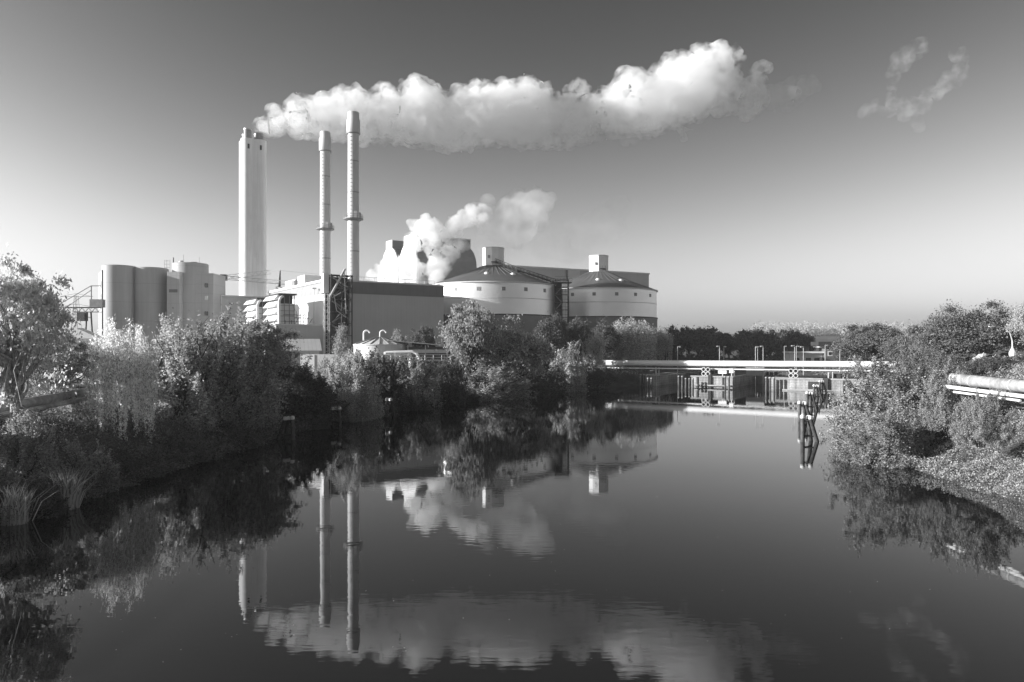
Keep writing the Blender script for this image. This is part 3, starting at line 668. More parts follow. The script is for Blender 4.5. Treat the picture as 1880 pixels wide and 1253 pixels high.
# right bank pipeline
t = thing('pipeline', 'stained silver pipeline coming out of the bushes on the right bank', 'pipeline', (40.6, 0, 0))
o = MB().path([(.2,67.5,7.95),(.2,57,7.75),(.2,53.2,7.7)], .5, 20).build('main_pipe', 'oldpipe', t); autosmooth(o)
for y in (64.2, 59, 54.2): MB().path([(.2,y,7.75+(y-57)*.016),(.2,y-.16,7.75+(y-57)*.016)], .53, 20).build('joint_ring', 'galv', t)
o = MB().path([(-.75,67,7.25),(-.7,57,7.05),(-.7,52.4,7.0)], .17, 10).build('thin_pipe', 'pipe', t); autosmooth(o)
o = MB().path([(-.95,65,6.85),(-.95,56.5,6.7)], .1, 8).build('thin_pipe', 'pipe', t); autosmooth(o)
for y in (62, 55):
    MB().box(-1.2, .9, y-.12, y+.12, 6.55, 6.8).build('bracket', 'steel', t)

# ------------------------------------------------------------------ the lock
LR = math.atan2(LU.y, LU.x)
def lock_thing(name, label, cat, s, d=0.0, z=0.0, group=None):
    p = lock(s, d); return thing(name, label, cat, (p[0], p[1], z), LR, group)
for k, (a, c, label) in enumerate(((1183, 1206, 'narrow stone lock pier farthest left, its front lit'), (1269, 1345, 'middle stone lock pier between the two chambers'), (1412, 1600, 'long stone quay wall at the right of the lock'))):
    t = lock_thing('lock_pier' if k < 2 else 'quay_wall', label, 'lock wall', S[a]); wd = S[c]-S[a]
    if k == 2: wd += 16
    MB().box(0, wd, 0, 42 if k < 2 else 14, -3, 2.75).build('wall', 'stone', t)
    MB().box(-.15, wd+.15, -.15, 1.1, 2.75, 3.05).build('coping', 'cope', t)
    if k == 1:
        MB().box(0.4, wd-.4, -.7, -.02, .45, .75).build('fender_beam', 'cope', t)
        MB().box(4.6, 5.4, -.5, -.02, -1, 3.4).build('fender_post', 'steel', t)
        for x in (1.5, 8.2): MB().box(x, x+.4, -.2, -.02, -1, 2.7).build('ladder', 'steel', t)
    if k == 2:
        MB().box(9.2, 12.6, -.12, -.02, -1, 2.2).build('recess', 'steel', t)
        MB().box(12.6, 13.8, -.6, -.02, -1, 3.2).build('fender_post', 'steel', t)
        for x in (17, 24): MB().box(x, x+.35, -.2, -.02, -1, 2.7).build('ladder', 'steel', t)
    if k < 2: MB().box(-.12 if k == 0 else wd-1.0, 1.0 if k == 0 else wd+.12, 1.2, 42, 2.75, 3.02).build('coping', 'cope', t)
for k, (a, c, label) in enumerate(((1206, 1269, 'dark closed lock gate in the left chamber'), (1345, 1412, 'dark closed lock gate in the right chamber'))):
    t = lock_thing('lock_gate', label, 'lock gate', S[a], 26); wd = S[c]-S[a]
    MB().box(0.1, wd/2-.05, 0, .6, -2, 2.4).build('gate_leaf', 'greysteel', t); MB().box(wd/2+.05, wd-.1, 0, .6, -2, 2.4).build('gate_leaf', 'greysteel', t)
    MB().box(.1, wd-.1, -.3, .9, 2.4, 2.55).build('walkway', 'steel', t)
    b = MB()
    for x in np.arange(.3, wd, 1.2): b.bar((x,-.25,2.5),(x,-.25,3.6),.035)
    b.bar((.2,-.25,3.6),(wd-.2,-.25,3.6),.035); b.build('railing', 'galv', t)

# pipeline across the lock
t = lock_thing('pipeline', 'bright white pipeline crossing above the lock on slim posts', 'pipeline', 0, 4.5)
s0, s1 = lock_s(1098)-2, S[1600]+12
o = MB().path([(s0,0,6.0),((s0+s1)/2,0,6.25),(s1,0,6.55)], .8, 24).build('main_pipe', 'pipe', t); autosmooth(o)
b = MB(); b.path([(s0+3,-.9,4.6),(s1,-.9,5.0)], .17, 10); o = b.build('thin_pipe', 'pipe', t)
b = MB(); b.path([(s0+3,.2,4.9),(s1,.2,5.3)], .1, 8); o = b.build('cable_tray', 'steel', t)
for px in (1122, 1194, 1282, 1340, 1445, 1516, 1580):
    x = lock_s(px)
    po = MB().box(x-.14, x+.14, -.16, .16, 1.5, 5.2).build('post', 'galv', t)
    MB().box(x-.7, x+.7, -1.1, .4, 5.15, 5.35).build('saddle', 'steel', po)
for px, w_ in ((1194,.25),(1516,.5)):
    x = lock_s(px)+1.0; MB().box(x-.1, x+.1, -.5, -.3, 2.8, 5.0).build('strut', 'galv', t)

def lamp(px, D, top, arm, label, hgt=None):
    x = (px-940)/F*D; z0 = hz(x, D); zt = EYE+(635-top)/F*D
    t = thing('lamp_post', label, 'lamp post', (x, D, z0), 0, 'lamp posts around the lock')
    MB().path([(0,0,-.3),(0,0,zt-z0)], [.11,.08], 8).build('pole', 'galv', t)
    MB().box(min(0,arm), max(0,arm), -.1, .1, zt-z0-.02, zt-z0+.12).build('arm', 'galv', t)
    MB().box(arm*.45 if arm > 0 else arm, arm if arm > 0 else arm*.45, -.18, .18, zt-z0-.16, zt-z0-.02).build('lamp_head', 'cladlight', t)
for a in ((1244, 203, 637, .8, 'lamp post farthest left at the lock, arm pointing right'), (1321, 200, 636, -.8, 'lamp post over the middle pier with arm pointing left'),
          (1329, 232, 637, .75, 'lamp post just behind the left-pointing one, arm right'), (1387, 196, 637, .8, 'left one of the two bright lamp posts with arms facing inward'),
          (1401, 197, 636, -.8, 'right one of the two bright lamp posts with arms facing inward'), (1391, 245, 638, -.8, 'thin distant lamp post between the two bright ones'),
          (1440, 235, 636, .7, 'thin dim lamp post against the dark trees left of the brick house'), (1459, 194, 635, -.9, 'lamp post beside the pale building, arm pointing left'),
          (1462, 215, 636, .9, 'lamp post beside the pale building, arm pointing right'), (1475, 192, 637, -.8, 'lamp post in front of the pale building, arm pointing left, standing on the quay'),
          (1515, 225, 634, .8, 'lamp post at the left edge of the brick house'), (1542, 215, 636, -.9, 'lamp post at the right edge of the brick house')):
    lamp(*a)
def rings(px, label):
    s_ = lock_s(px); t = lock_thing('pipe_cluster', label, 'pipe ends', s_, 2.2, 2.9, 'clusters of four round pipe ends')
    for i in (0, 1):
        for j in (0, 1):
            r_ = MB(); r_.lathe([(.42,-.5),(.56,-.5),(.56,.5),(.42,.5),(.42,-.45)], 24, cap=False); r_.v = [(a+i*1.14-.57, c_, b_+.62+j*1.14) for a, b_, c_ in r_.v]
            rr = r_.build('ring', 'cladlight', t); MB().box(i*1.14-.57-.4, i*1.14-.57+.4, .1, .2, .3+j*1.14, .95+j*1.14).build('plug', 'steel', rr)
    MB().box(-1.3, 1.3, -.3, .3, -.4, .06).build('stand', 'greysteel', t)
rings(1292, 'four round pipe ends stacked on the middle pier'); rings(1454, 'four round pipe ends stacked on the right quay')
def cabinet(px, d, z0, z1, hw, m, label, post=False):
    t = lock_thing('control_box', label, 'cabinet', lock_s(px), d, 2.9)
    MB().box(-hw, hw, -.3, .3, z0-2.9, z1-2.9).build('body', m, t); MB().box(-hw-.06, hw+.06, -.38, .36, z1-2.9, z1-2.8).build('lid', 'galv', t)
    MB().box(-hw+.08, hw-.08, -.33, -.301, z0-2.8, z1-3.0).build('door', m, t)
    if post: MB().box(-.12, .12, -.12, .12, -.3, z0-2.9).build('post', 'galv', t)
cabinet(1341, 1.2, 3.9, 5.0, .55, 'white', 'small white box on a post on the middle pier', True)
cabinet(1321, 3, 3.6, 4.4, 1.1, 'white', 'long low white cabinet behind the pipe ends on the middle pier', True)
cabinet(1367, 12, 2.9, 5.0, 2.4, 'paintgrey', 'large grey equipment container behind the middle pier')
cabinet(1532, 6, 3.0, 4.0, 1.0, 'steel', 'small dark cabinet on the right quay')
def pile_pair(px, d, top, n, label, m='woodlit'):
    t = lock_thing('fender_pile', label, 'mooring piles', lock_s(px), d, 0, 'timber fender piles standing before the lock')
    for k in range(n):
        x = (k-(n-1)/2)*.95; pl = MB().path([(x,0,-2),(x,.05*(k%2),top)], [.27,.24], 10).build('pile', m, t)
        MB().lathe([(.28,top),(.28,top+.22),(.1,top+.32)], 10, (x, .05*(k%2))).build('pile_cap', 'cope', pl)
for a in ((1186,-1.5,2.9,3,'cluster of dark piles before the leftmost lock pier'), (1207,-6,2.2,2,'short pair of dark piles standing in front of the leftmost lock pier'),
          (1252,-1.2,2.7,2,'dark pile pair at the left chamber mouth'), (1272,-3.0,2.2,3,'piles at the left corner of the middle pier'),
          (1339,-2.2,2.9,2,'pale pile pair at the right part of the middle pier'), (1417,-2.0,2.9,3,'piles at the left corner of the right quay wall')): pile_pair(*a)
p = lock(lock_s(1472), -3)
t = thing('floating_boom', 'low floating timber boom lying along the right quay wall', 'boom', (p[0], p[1], 0), LR)
o = MB().path([(-4,0,.12),(0,0,.2),(5,0,.25),(7.5,0,.3)], [.2,.26,.26,.05], 8).build('log', 'cope', t)

# mooring dolphins
def dolphin(px, D, top, label, rz, m='wood', sc_=1.0):
    x = (px-940)/F*D; h = EYE+(635-top)/F*D
    t = thing('mooring_dolphin', label, 'mooring dolphin', (x, D, 0), rz, 'timber mooring dolphins in the canal')
    tops = ((-.42,0),(.42,-.15),(.42,.3)); feet = ((-.5,-.1),(1.15,-.35),(1.0,.9))
    for k, ((ax, ay), (fx, fy)) in enumerate(zip(tops, feet)):
        fx = ax+(fx-ax)*(1 if k else .4)
        k2 = 2.0/max(h,1)
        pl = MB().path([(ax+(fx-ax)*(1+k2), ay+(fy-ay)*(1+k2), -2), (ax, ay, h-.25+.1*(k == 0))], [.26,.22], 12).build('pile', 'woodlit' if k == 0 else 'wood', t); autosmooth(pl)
        cp = MB().lathe([(.25,h-.3+.1*(k==0)),(.27,h-.25+.1*(k==0)),(.27,h+.0+.1*(k==0)),(.12,h+.12+.1*(k==0)),(.01,h+.14+.1*(k==0))], 12, (ax, ay)).build('pile_cap', 'white', pl); autosmooth(cp)
    MB().path([(-.6,-.12,h*.22),(1.0,-.3,h*.22)], .09, 6).build('brace', 'wood', t)
    MB().path([(-.5,.12,h*.22),(.95,.72,h*.22)], .09, 6).build('brace', 'wood', t)
    MB().path([(-.55,-.05,h-.5),(.6,-.2,h-.5)], .12, 6).build('cross_beam', 'wood', t)
for a in ((1480, 83, 765, 'nearest mooring dolphin in the right-hand row, splayed with white pile caps', .05, 'wood'), (1473, 105, 739, 'second nearest mooring dolphin of the right-hand row', .1, 'wood'),
          (1486, 122, 721, 'middle mooring dolphin of the right-hand row', .2, 'wood'), (1498, 147, 708, 'second farthest mooring dolphin of the right-hand row', .2, 'wood'), (1508, 170, 700, 'farthest mooring dolphin of the right-hand row, before the quay wall', .3, 'wood'),
          (532, 85, 767, 'nearest mooring dolphin along the left bank, lit on its left side', 2.6, 'wood'), (618, 99.5, 749, 'second mooring dolphin along the left bank, counted from the camera', 2.8, 'wood'),
          (713, 113, 733, 'third mooring dolphin along the left bank, counted from the camera', 1.2, 'wood'), (784, 128, 721, 'mooring dolphin on the left bank with bright streaks on its piles', 1.0, 'wood'),
          (897, 157, 704, 'mooring dolphin under the two big round bank trees', .6, 'wood'), (967, 169, 700, 'white-capped mooring dolphin just right of the big round bank trees', .4, 'wood'),
          (1022, 181, 695, 'dim mooring dolphin in the dark shade, second left of the white pipeline', .4, 'wood'), (1076, 190, 692, 'dim mooring dolphin in the dark shade nearest the white pipeline end', .4, 'wood')): dolphin(*a)

# ------------------------------------------------------------------ lock-keeper's house, road things on the right
hx = (1531-940)/F*258
t = thing('brick_house', 'two-storey dark brick house with flat overhanging roof behind the lock', 'house', (hx, 258, 3), math.radians(-6))
MB().box(-3.0, 3.3, 0, 7, -1, 7.4).build('wall', 'brick', t)
MB().box(-5.6, 3.9, -1.0, 8, 7.8, 9.4).build('roof', 'steel', t); MB().box(-5.0, 3.6, -.1, 7, 7.4, 7.8).build('roof_soffit', 'white', t)
for x in (-1.3, 1.5):
    for z in (.8, 4.3):
        wf = MB().box(x-.8, x+.8, -.08, .1, z, z+1.7).build('window', 'white', t)
        MB().box(x-.55, x+.55, -.12, -.09, z+.25, z+1.45).build('pane', 'glass', wf)
t = thing('pale_building', 'low pale flat-roofed building with long white eaves left of the brick house', 'building', (hx, 260, 3), math.radians(-6))
MB().box(-14.5, -3.1, 0, 7, -1, 5.2).build('wall', 'cladlight', t)
MB().box(-15, 3.8, -1.0, 7.5, 5.3, 5.9).build('roof', 'white', t)
for x in (-12, -8, -5): MB().box(x-.9, x+.9, -.06, .05, 1, 3.6).build('window', 'glass', t)
MB().box(-13.5, -7.5, 1, 5, 5.9, 8.0).build('roof_room', 'steel', t)
sx0 = (1648-940)/F*150
t = thing('hut', 'low hut with pale sloping roof edge half hidden behind the right shrubs', 'hut', (sx0, 150, hz(sx0,150)), math.radians(-20))
MB().box(-2.6, 2.2, 0, 3, -1, 1.4).build('wall', 'cladlight', t); MB().extrude_y([(-3,1.3),(2.6,1.9),(2.6,2.05),(-3,1.45)], -.4, 3.4).build('roof', 'lightroof', t)
def on_road(px, D): x = (px-940)/F*D; return x, D, hz(x, D)
for px, lb in ((1674, 'left one of two short white marker posts on the embankment crest'), (1684, 'right one of two short white marker posts on the embankment crest')):
    x, y, z = on_road(px, 112); t = thing('marker_post', lb, 'post', (x, y, z), 0, 'white marker posts on the embankment')
    MB().lathe([(.28,-.2),(.28,1.5)], 12).build('post', 'white', t); MB().lathe([(.3,1.5),(.2,1.7),(.02,1.75)], 12).build('cap', 'cladlight', t)
x, y, z = on_road(1806, 96)
t = thing('road_sign', 'small white sign on a post beside the road on the right embankment', 'sign', (x, y, z))
MB().path([(0,0,-.2),(0,0,2.2)], .06, 8).build('post', 'galv', t); MB().box(-.24, .24, -.1, -.04, 1.55, 2.1).build('sign_panel', 'white', t)
x, y, z = on_road(1859, 98)
t = thing('street_lamp', 'tall street lamp with swept curved arm over the right embankment road', 'street lamp', (x, y, z))
zt = EYE+(635-600)/F*98-z
b = MB(); b.path([(0,0,-.3),(0,0,1.6),(-.05,0,zt*.62),(-.35,0,zt*.82),(-.9,0,zt*.94),(-1.7,0,zt*.985),(-2.6,0,zt)], [.12,.1,.08,.07,.06,.055,.05], 10); b.build('pole', 'galv', t)
MB().box(-3.2, -2.5, -.12, .12, zt-.04, zt+.08).build('lamp_head', 'cladlight', t)
MB().lathe([(.42,-.2),(.42,1.35),(.12,2.0)], 10).build('base', 'white', t)
def car(label, px, D, rz, paint):
    x, y, z = on_road(px, D)
    t = thing('parked_car', label, 'car', (x, y, z-.05), rz, 'cars on the embankment road')
    b = MB(); b.extrude_y([(-2.1,.35),(2.1,.35),(2.15,.75),(1.3,.95),(-1.9,1.0),(-2.15,.8)], -.85, .85); b.build('body', paint, t)
    b = MB(); b.extrude_y([(-1.75,1.0),(1.0,.95),(.45,1.45),(-1.2,1.48)], -.74, .74); cb = b.build('cabin', paint, t)
    for sg in (-1, 1): MB().extrude_y([(-1.5,1.04),(.8,1.0),(.36,1.39),(-1.1,1.42)], sg*.745-.01, sg*.745+.01).build('side_window', 'glass', cb)
    for xx in (-1.35, 1.35):
        for sg in (-1, 1):
            wv = MB(); wv.lathe([(.32,-.1),(.32,.1)], 18); wv.v = [(a+xx, c_+sg*.8, b_+.32) for a, b_, c_ in wv.v]; tr = wv.build('wheel', 'rubber', t)
            rv = MB(); rv.lathe([(.19,-.11),(.19,.11)], 14); rv.v = [(a+xx, c_+sg*.8, b_+.32) for a, b_, c_ in rv.v]; rv.build('rim', 'galv', tr)
    for sg in (-.6, .6): MB().box(2.08, 2.17, sg-.15, sg+.15, .62, .76).build('headlight', 'white', t)
car('pale car on the embankment road, roof just showing behind the hedge', 1818, 104, .1, 'carlight')
car('dark car on the embankment road beside the street lamp', 1846, 106, .1, 'carpaint')
# ------------------------------------------------------------------ vegetation
def leaf_mesh(name, Pn, size, rng, m, parent=None, tilt=None):
    n = len(Pn); size = np.broadcast_to(np.asarray(size, float), (n,))*rng.uniform(.6, 1.35, n)
    a = rng.normal(size=(n,3)); a /= np.linalg.norm(a, axis=1, keepdims=True)
    if tilt is not None: a = a*(1-tilt)+np.array([0,0,1.])*tilt; a /= np.linalg.norm(a, axis=1, keepdims=True)
    r = rng.normal(size=(n,3)); b = np.cross(a, r); b /= np.linalg.norm(b, axis=1, keepdims=True)+1e-9
    s1 = a*size[:,None]; s2 = b*size[:,None]*.5
    V = np.stack([Pn-s1, Pn+s2, Pn+s1*.9, Pn-s2], 1).reshape(-1,3)
    return raw_mesh(name, V, np.arange(4*n).reshape(n,4), m, parent=parent)

def limb(mb, p, q, r0, r1, rng, seg=5, wob=.08, n=6):
    p = np.array(p, float); q = np.array(q, float); L = np.linalg.norm(q-p); pts = []
    for i in range(seg+1):
        t = i/seg; o = rng.normal(size=3)*wob*L*math.sin(math.pi*t)*.5
        sag = np.array([0,0,.12*L*math.sin(math.pi*t)])
        pts.append(tuple(p+(q-p)*t+o+sag))
    mb.path(pts, [r0+(r1-r0)*i/seg for i in range(seg+1)], n); return pts

def make_tree(kind, seed, leafsize, nleaf, mleaf, mbark='bark', h=10.0, w=10.0):
    rng = np.random.default_rng(seed)
    t = bpy.data.objects.new('tree', None); C.objects.link(t)
    tr = MB(); pts = []
    if kind in ('round', 'airy', 'dense'):
        base = {'round':.2,'airy':.16,'dense':.03}[kind]; nc = {'round':130,'airy':130,'dense':80}[kind]
        ctr = np.array([0,0,h*(.5+base/2)]); rad = np.array([w/2, w/2, h*(1-base)/2])
        top = limb(tr, (0,0,-.6), (rng.normal()*.3, rng.normal()*.3, h*.5), w*.035, w*.02, rng, 6, .03, 8)
        low = rng.uniform(.72, 1.08, 16)
        for k in range(nc):
            d = rng.normal(size=3); d /= np.linalg.norm(d); d[2] = abs(d[2])*1.05-.35 if rng.random() < .75 else d[2]
            f = rng.uniform(.45, 1)**.5; lump = low[int((math.atan2(d[1], d[0])+math.pi)/6.2832*15.99)]*(1 if d[2] < .3 else rng.uniform(.85,1.06))
            c = ctr+d*rad*f*lump*.9
            if k % 2 == 0:
                i = rng.integers(2, 6); l = limb(tr, top[i], c, w*.013, w*.003, rng, 5, .12)
                if kind == 'airy': limb(tr, l[3], c+rng.normal(size=3)*w*.12, w*.005, w*.0015, rng, 3, .1, 4)
            cr = w*rng.uniform(.045, .13)*(.85 if kind == 'airy' else 1.1); m_ = int(nleaf/nc*rng.uniform(.5, 1.5))
            q = rng.normal(size=(m_,3)); q /= np.linalg.norm(q, axis=1, keepdims=True); q *= np.abs(rng.normal(size=(m_,1)))*cr*.72
            q[:,2] *= .6 if kind != 'dense' else .8; q[:,2] -= (q[:,0]**2+q[:,1]**2)/cr*.25
            pts.append(c+q)
    elif kind == 'bush':
        nst = 9
        for k in range(nst):
            a = 2*math.pi*k/nst+rng.uniform(-.3,.3); rr = w*.42*rng.uniform(.5,1)
            e = np.array([math.cos(a)*rr, math.sin(a)*rr, h*rng.uniform(.55,.95)])
            l = limb(tr, (math.cos(a)*w*.05, math.sin(a)*w*.05, -.8), e, w*.012, w*.003, rng, 6, .1)
            for j in (2,3,4):
                limb(tr, l[j], np.array(l[j])+rng.normal(size=3)*w*.14+np.array([0,0,h*.1]), w*.005, w*.0015, rng, 3, .1, 4)
        nc = 230
        for k in range(nc):
            d = rng.normal(size=3); d /= np.linalg.norm(d); d[2] = abs(d[2])
            lump = .72+.5*float(mnoise.noise(Vector((d[0]*2.1+seed, d[1]*2.1, d[2]*2.1))))+.1
            c = d*np.array([w/2,w/2,h*.93])*lump*rng.uniform(.35,1.0)**.4; c[2] = c[2]*.95-h*.03
            cr = w*rng.uniform(.03,.095); m_ = int(nleaf*.8/nc*rng.uniform(.4, 1.6))
            q = rng.normal(size=(m_,3)); q /= np.linalg.norm(q, axis=1, keepdims=True); q *= np.abs(rng.normal(size=(m_,1)))*cr*.75
            q[:,2] *= 1.15; pts.append(c+q)
            if k % 2:                                          # a leafy shoot standing out of the clump
                m_ = int(nleaf*.4/nc); tt = rng.uniform(0,1,m_); dr = d*.5+np.array([0,0,.9])+rng.normal(size=3)*.35; dr /= np.linalg.norm(dr); ln = w*rng.uniform(.08,.2)
                pts.append(c+dr*ln*tt[:,None]+rng.normal(size=(m_,3))*w*.011)
    elif kind == 'weep':
        top = limb(tr, (0,0,-.8), (rng.normal()*.2, 0, h*.8), w*.035, w*.012, rng, 7, .03, 8)
        ns = 150; per = int(nleaf*.55)//ns
        for k in range(ns):
            a = rng.uniform(0, 2*math.pi); rr = w/2*rng.uniform(.25,1)**.5
            zt = h*(1-.33*(rr/(w/2))**2)*rng.uniform(.78,1.0); ln = h*rng.uniform(.22,.62)*(.6+.6*rr/(w/2))
            ln = min(ln, zt-h*.02)
            if k % 6 == 0: limb(tr, top[rng.integers(3,7)], (math.cos(a)*rr, math.sin(a)*rr, zt), w*.008, w*.002, rng, 5, .12)
            tt = rng.uniform(0,1,per)**.85; x0 = np.array([math.cos(a)*rr, math.sin(a)*rr]); sw = rng.normal(size=2)*w*.03
            sp = w*.010+w*.022*(1-tt)
            q = np.stack([x0[0]+sw[0]*tt+rng.normal(size=per)*sp, x0[1]+sw[1]*tt+rng.normal(size=per)*sp, zt-ln*tt+rng.normal(size=per)*h*.012], 1)
            pts.append(q)
    elif kind == 'slim':
        limb(tr, (0,0,-.6), (0,0,h*.93), w*.04, w*.008, rng, 6, .02, 8); nc = 55
        for k in range(nc):
            z = h*rng.uniform(.14,1); a = rng.uniform(0,6.28); rr = w/2*(1-z/h)**.6*rng.uniform(.2,1)*1.1+.02*w
            c = np.array([math.cos(a)*rr, math.sin(a)*rr, z]); cr = w*rng.uniform(.1,.2); m_ = int(nleaf/nc)
            if k % 3 == 0: limb(tr, (0,0,z*.86), c, w*.012, w*.003, rng, 3, .08, 5)
            q = rng.normal(size=(m_,3))*cr*.5; q[:,2] *= 1.3; pts.append(c+q)
    pts = np.concatenate(pts)
    fz = h/np.percentile(pts[:,2], 99.7); fr = w/2/np.percentile(np.hypot(pts[:,0], pts[:,1]), 97)
    pts = pts*np.array([fr, fr, fz]); tr.v = [(x*fr, y*fr, z*min(fz,1.0) if z > 0 else z) for x, y, z in tr.v]
    pts = pts[pts[:,2] > -.6]
    o = tr.build('trunk', mbark, t); leaf_mesh('crown', pts, leafsize, rng, mleaf, t)
    return t
PROTO = {}
def proto(kind, res, seed):
    k = (kind, res, seed)
    if k not in PROTO:
        lf, n = {'near': (.125, 80000), 'thin': (.14, 34000), 'mid': (.17, 42000), 'far': (.34, 9000)}[res]
        if kind == 'airy': n = int(n*.75)
        if kind == 'slim': lf, n = lf*.9, n//4
        PROTO[k] = [make_tree(kind, seed+hash_(kind), lf, n, 'leaf_mid', 'birchbark' if kind in ('weep','airy') else 'bark'), False]
    return PROTO[k]
def hash_(s): return sum(ord(c)*(i+3) for i, c in enumerate(s))
trng = random.Random(4)
def plant(name, label, cat, kind, res, seed, px, D, top, width, leaf, base=None, group=None, squash=1.0, rz=None):
    x = (px-940)/F*D; z0 = hz(x, D)-.15 if base is None else base
    h = EYE+(635-top)/F*D-z0; wm = width/F*D
    pr = proto(kind, res, seed)
    rz = trng.uniform(0, 6.28) if rz is None else rz
    if not pr[1]: t = pr[0]; pr[1] = True
    else: t = copy_tree(pr[0])
    t.name = name; t.location = (x, D, z0); t.rotation_euler = (0,0,rz); t.scale = (wm/10, wm/10*squash, h/10)
    for k in ('label', 'category', 'group'):
        if k in t: del t[k]
    tag(t, label, cat, group)
    for ch in t.children:
        if ch.name.startswith('crown'):
            ch.material_slots[0].link = 'OBJECT'; ch.material_slots[0].material = M[leaf]
    return t
# left bank, near to far
plant('tree', 'tall airy tree with drooping lit twigs at the left edge', 'tree', 'airy', 'thin', 1, 25, 55, 484, 235, 'leaf_yellow', squash=.9)
plant('tree', 'darker bushy tree below the tall airy tree, beside the tank wagon', 'tree', 'airy', 'thin', 2, 95, 66, 612, 150, 'leaf_mid')
plant('shrub', 'low lit shrub mass beneath the left pipeline, at the left edge', 'shrub', 'bush', 'near', 1, 34, 50, 762, 150, 'leaf_mid')
plant('weeping_birch', 'pale weeping birch with twigs hanging almost to the water', 'tree', 'weep', 'near', 1, 222, 68, 598, 118, 'leaf_pale', base=.9)
plant('bushy_tree', 'broad round bushy tree just right of the pale weeping birch', 'tree', 'bush', 'near', 2, 322, 80, 594, 205, 'leaf_shrub', base=2.0)
plant('bushy_tree', 'wide bushy tree with dark right half before the silos', 'tree', 'bush', 'near', 3, 408, 86, 586, 215, 'leaf_mid', base=1.8)
plant('tree', 'airy tree with visible dark limbs reaching over the annex wall', 'tree', 'airy', 'thin', 3, 468, 92, 582, 150, 'leaf_mid')
plant('shrub', 'dark spreading shrub left of the white garden wall, low on the bank', 'shrub', 'bush', 'near', 4, 548, 100, 660, 160, 'leaf_dark')
plant('shrub', 'small grey-green shrub in front of the right end of the white garden wall', 'shrub', 'bush', 'mid', 6, 604, 120, 660, 60, 'leaf_mid')
plant('shrub', 'pale leafy shrub below the white garden wall', 'shrub', 'bush', 'near', 5, 640, 108, 648, 120, 'leaf_shrub')
plant('shrub', 'small low shrub at the waterline behind the second dolphin', 'shrub', 'bush', 'mid', 1, 650, 106, 732, 70, 'leaf_mid')
plant('slim_tree', 'slim upright young tree in front of the stair tower', 'tree', 'slim', 'mid', 1, 628, 128, 598, 50, 'leaf_mid')
plant('shrub', 'dark round shrub at the foot of the slim young tree', 'shrub', 'bush', 'mid', 2, 692, 122, 650, 115, 'leaf_dark')
plant('shrub', 'wide dark shrub in front of the squat ribbed tank', 'shrub', 'bush', 'mid', 3, 760, 130, 656, 125, 'leaf_mid')
plant('shrub', 'dark shrub below the canopy, right end of the bank bushes', 'shrub', 'bush', 'mid', 4, 820, 138, 660, 90, 'leaf_dark')
plant('tree', 'small sparse tree showing above the canopy roof, left of its darker neighbour', 'tree', 'airy', 'mid', 1, 733, 178, 608, 34, 'leaf_mid')
plant('tree', 'small dark tree showing above the canopy roof before the blank hall', 'tree', 'airy', 'mid', 2, 778, 176, 602, 46, 'leaf_dark')
plant('tree', 'tall round leafy tree in front of the left storage tank', 'tree', 'round', 'mid', 1, 868, 152, 562, 112, 'leaf_mid')
plant('tree', 'broad round leafy tree with dark right side below the left storage tank', 'tree', 'round', 'mid', 2, 942, 157, 588, 145, 'leaf_mid')
plant('shrub', 'leafy shrub at the waterline below the two big round bank trees', 'shrub', 'bush', 'mid', 5, 900, 150, 668, 150, 'leaf_mid')
plant('shrub', 'dark shrub filling the shady bank right of the two big round trees', 'shrub', 'bush', 'mid', 6, 990, 164, 668, 110, 'leaf_dark')
plant('tree', 'dark tree at the foot of the left storage tank, left of its twin', 'tree', 'dense', 'mid', 1, 1012, 196, 582, 66, 'leaf_dark')
plant('tree', 'dark tree below the lift tower between the tanks', 'tree', 'dense', 'mid', 2, 1062, 202, 588, 62, 'leaf_dark')
plant('tree', 'dark tree at the foot of the right storage tank beside the willow', 'tree', 'dense', 'mid', 3, 1108, 214, 592, 66, 'leaf_dark')
plant('shrub', 'pale domed shrub catching sun below the small pipe gantry', 'shrub', 'bush', 'mid', 7, 1038, 176, 634, 88, 'leaf_shrub')
plant('shrub', 'pale round shrub left of the willow below the right tank', 'shrub', 'bush', 'mid', 8, 1086, 198, 612, 54, 'leaf_shrub')
plant('shrub', 'small spiky pale shrub just above the pipeline left end', 'shrub', 'bush', 'mid', 9, 1150, 217, 640, 46, 'leaf_shrub')
plant('shrub', 'dark shaded shrub over the bank left of the pipeline end', 'shrub', 'bush', 'mid', 10, 1060, 184, 668, 120, 'leaf_dark')
plant('shrub', 'dark shaded shrub above the bank between the dim dolphins', 'shrub', 'bush', 'mid', 12, 1105, 194, 676, 70, 'leaf_dark')
plant('willow', 'pale weeping willow in front of the right storage tank', 'tree', 'weep', 'mid', 1, 1160, 222, 588, 88, 'leaf_shrub')
plant('willow', 'smaller duller willow directly right of the pale willow', 'tree', 'weep', 'mid', 2, 1204, 232, 602, 62, 'leaf_mid')
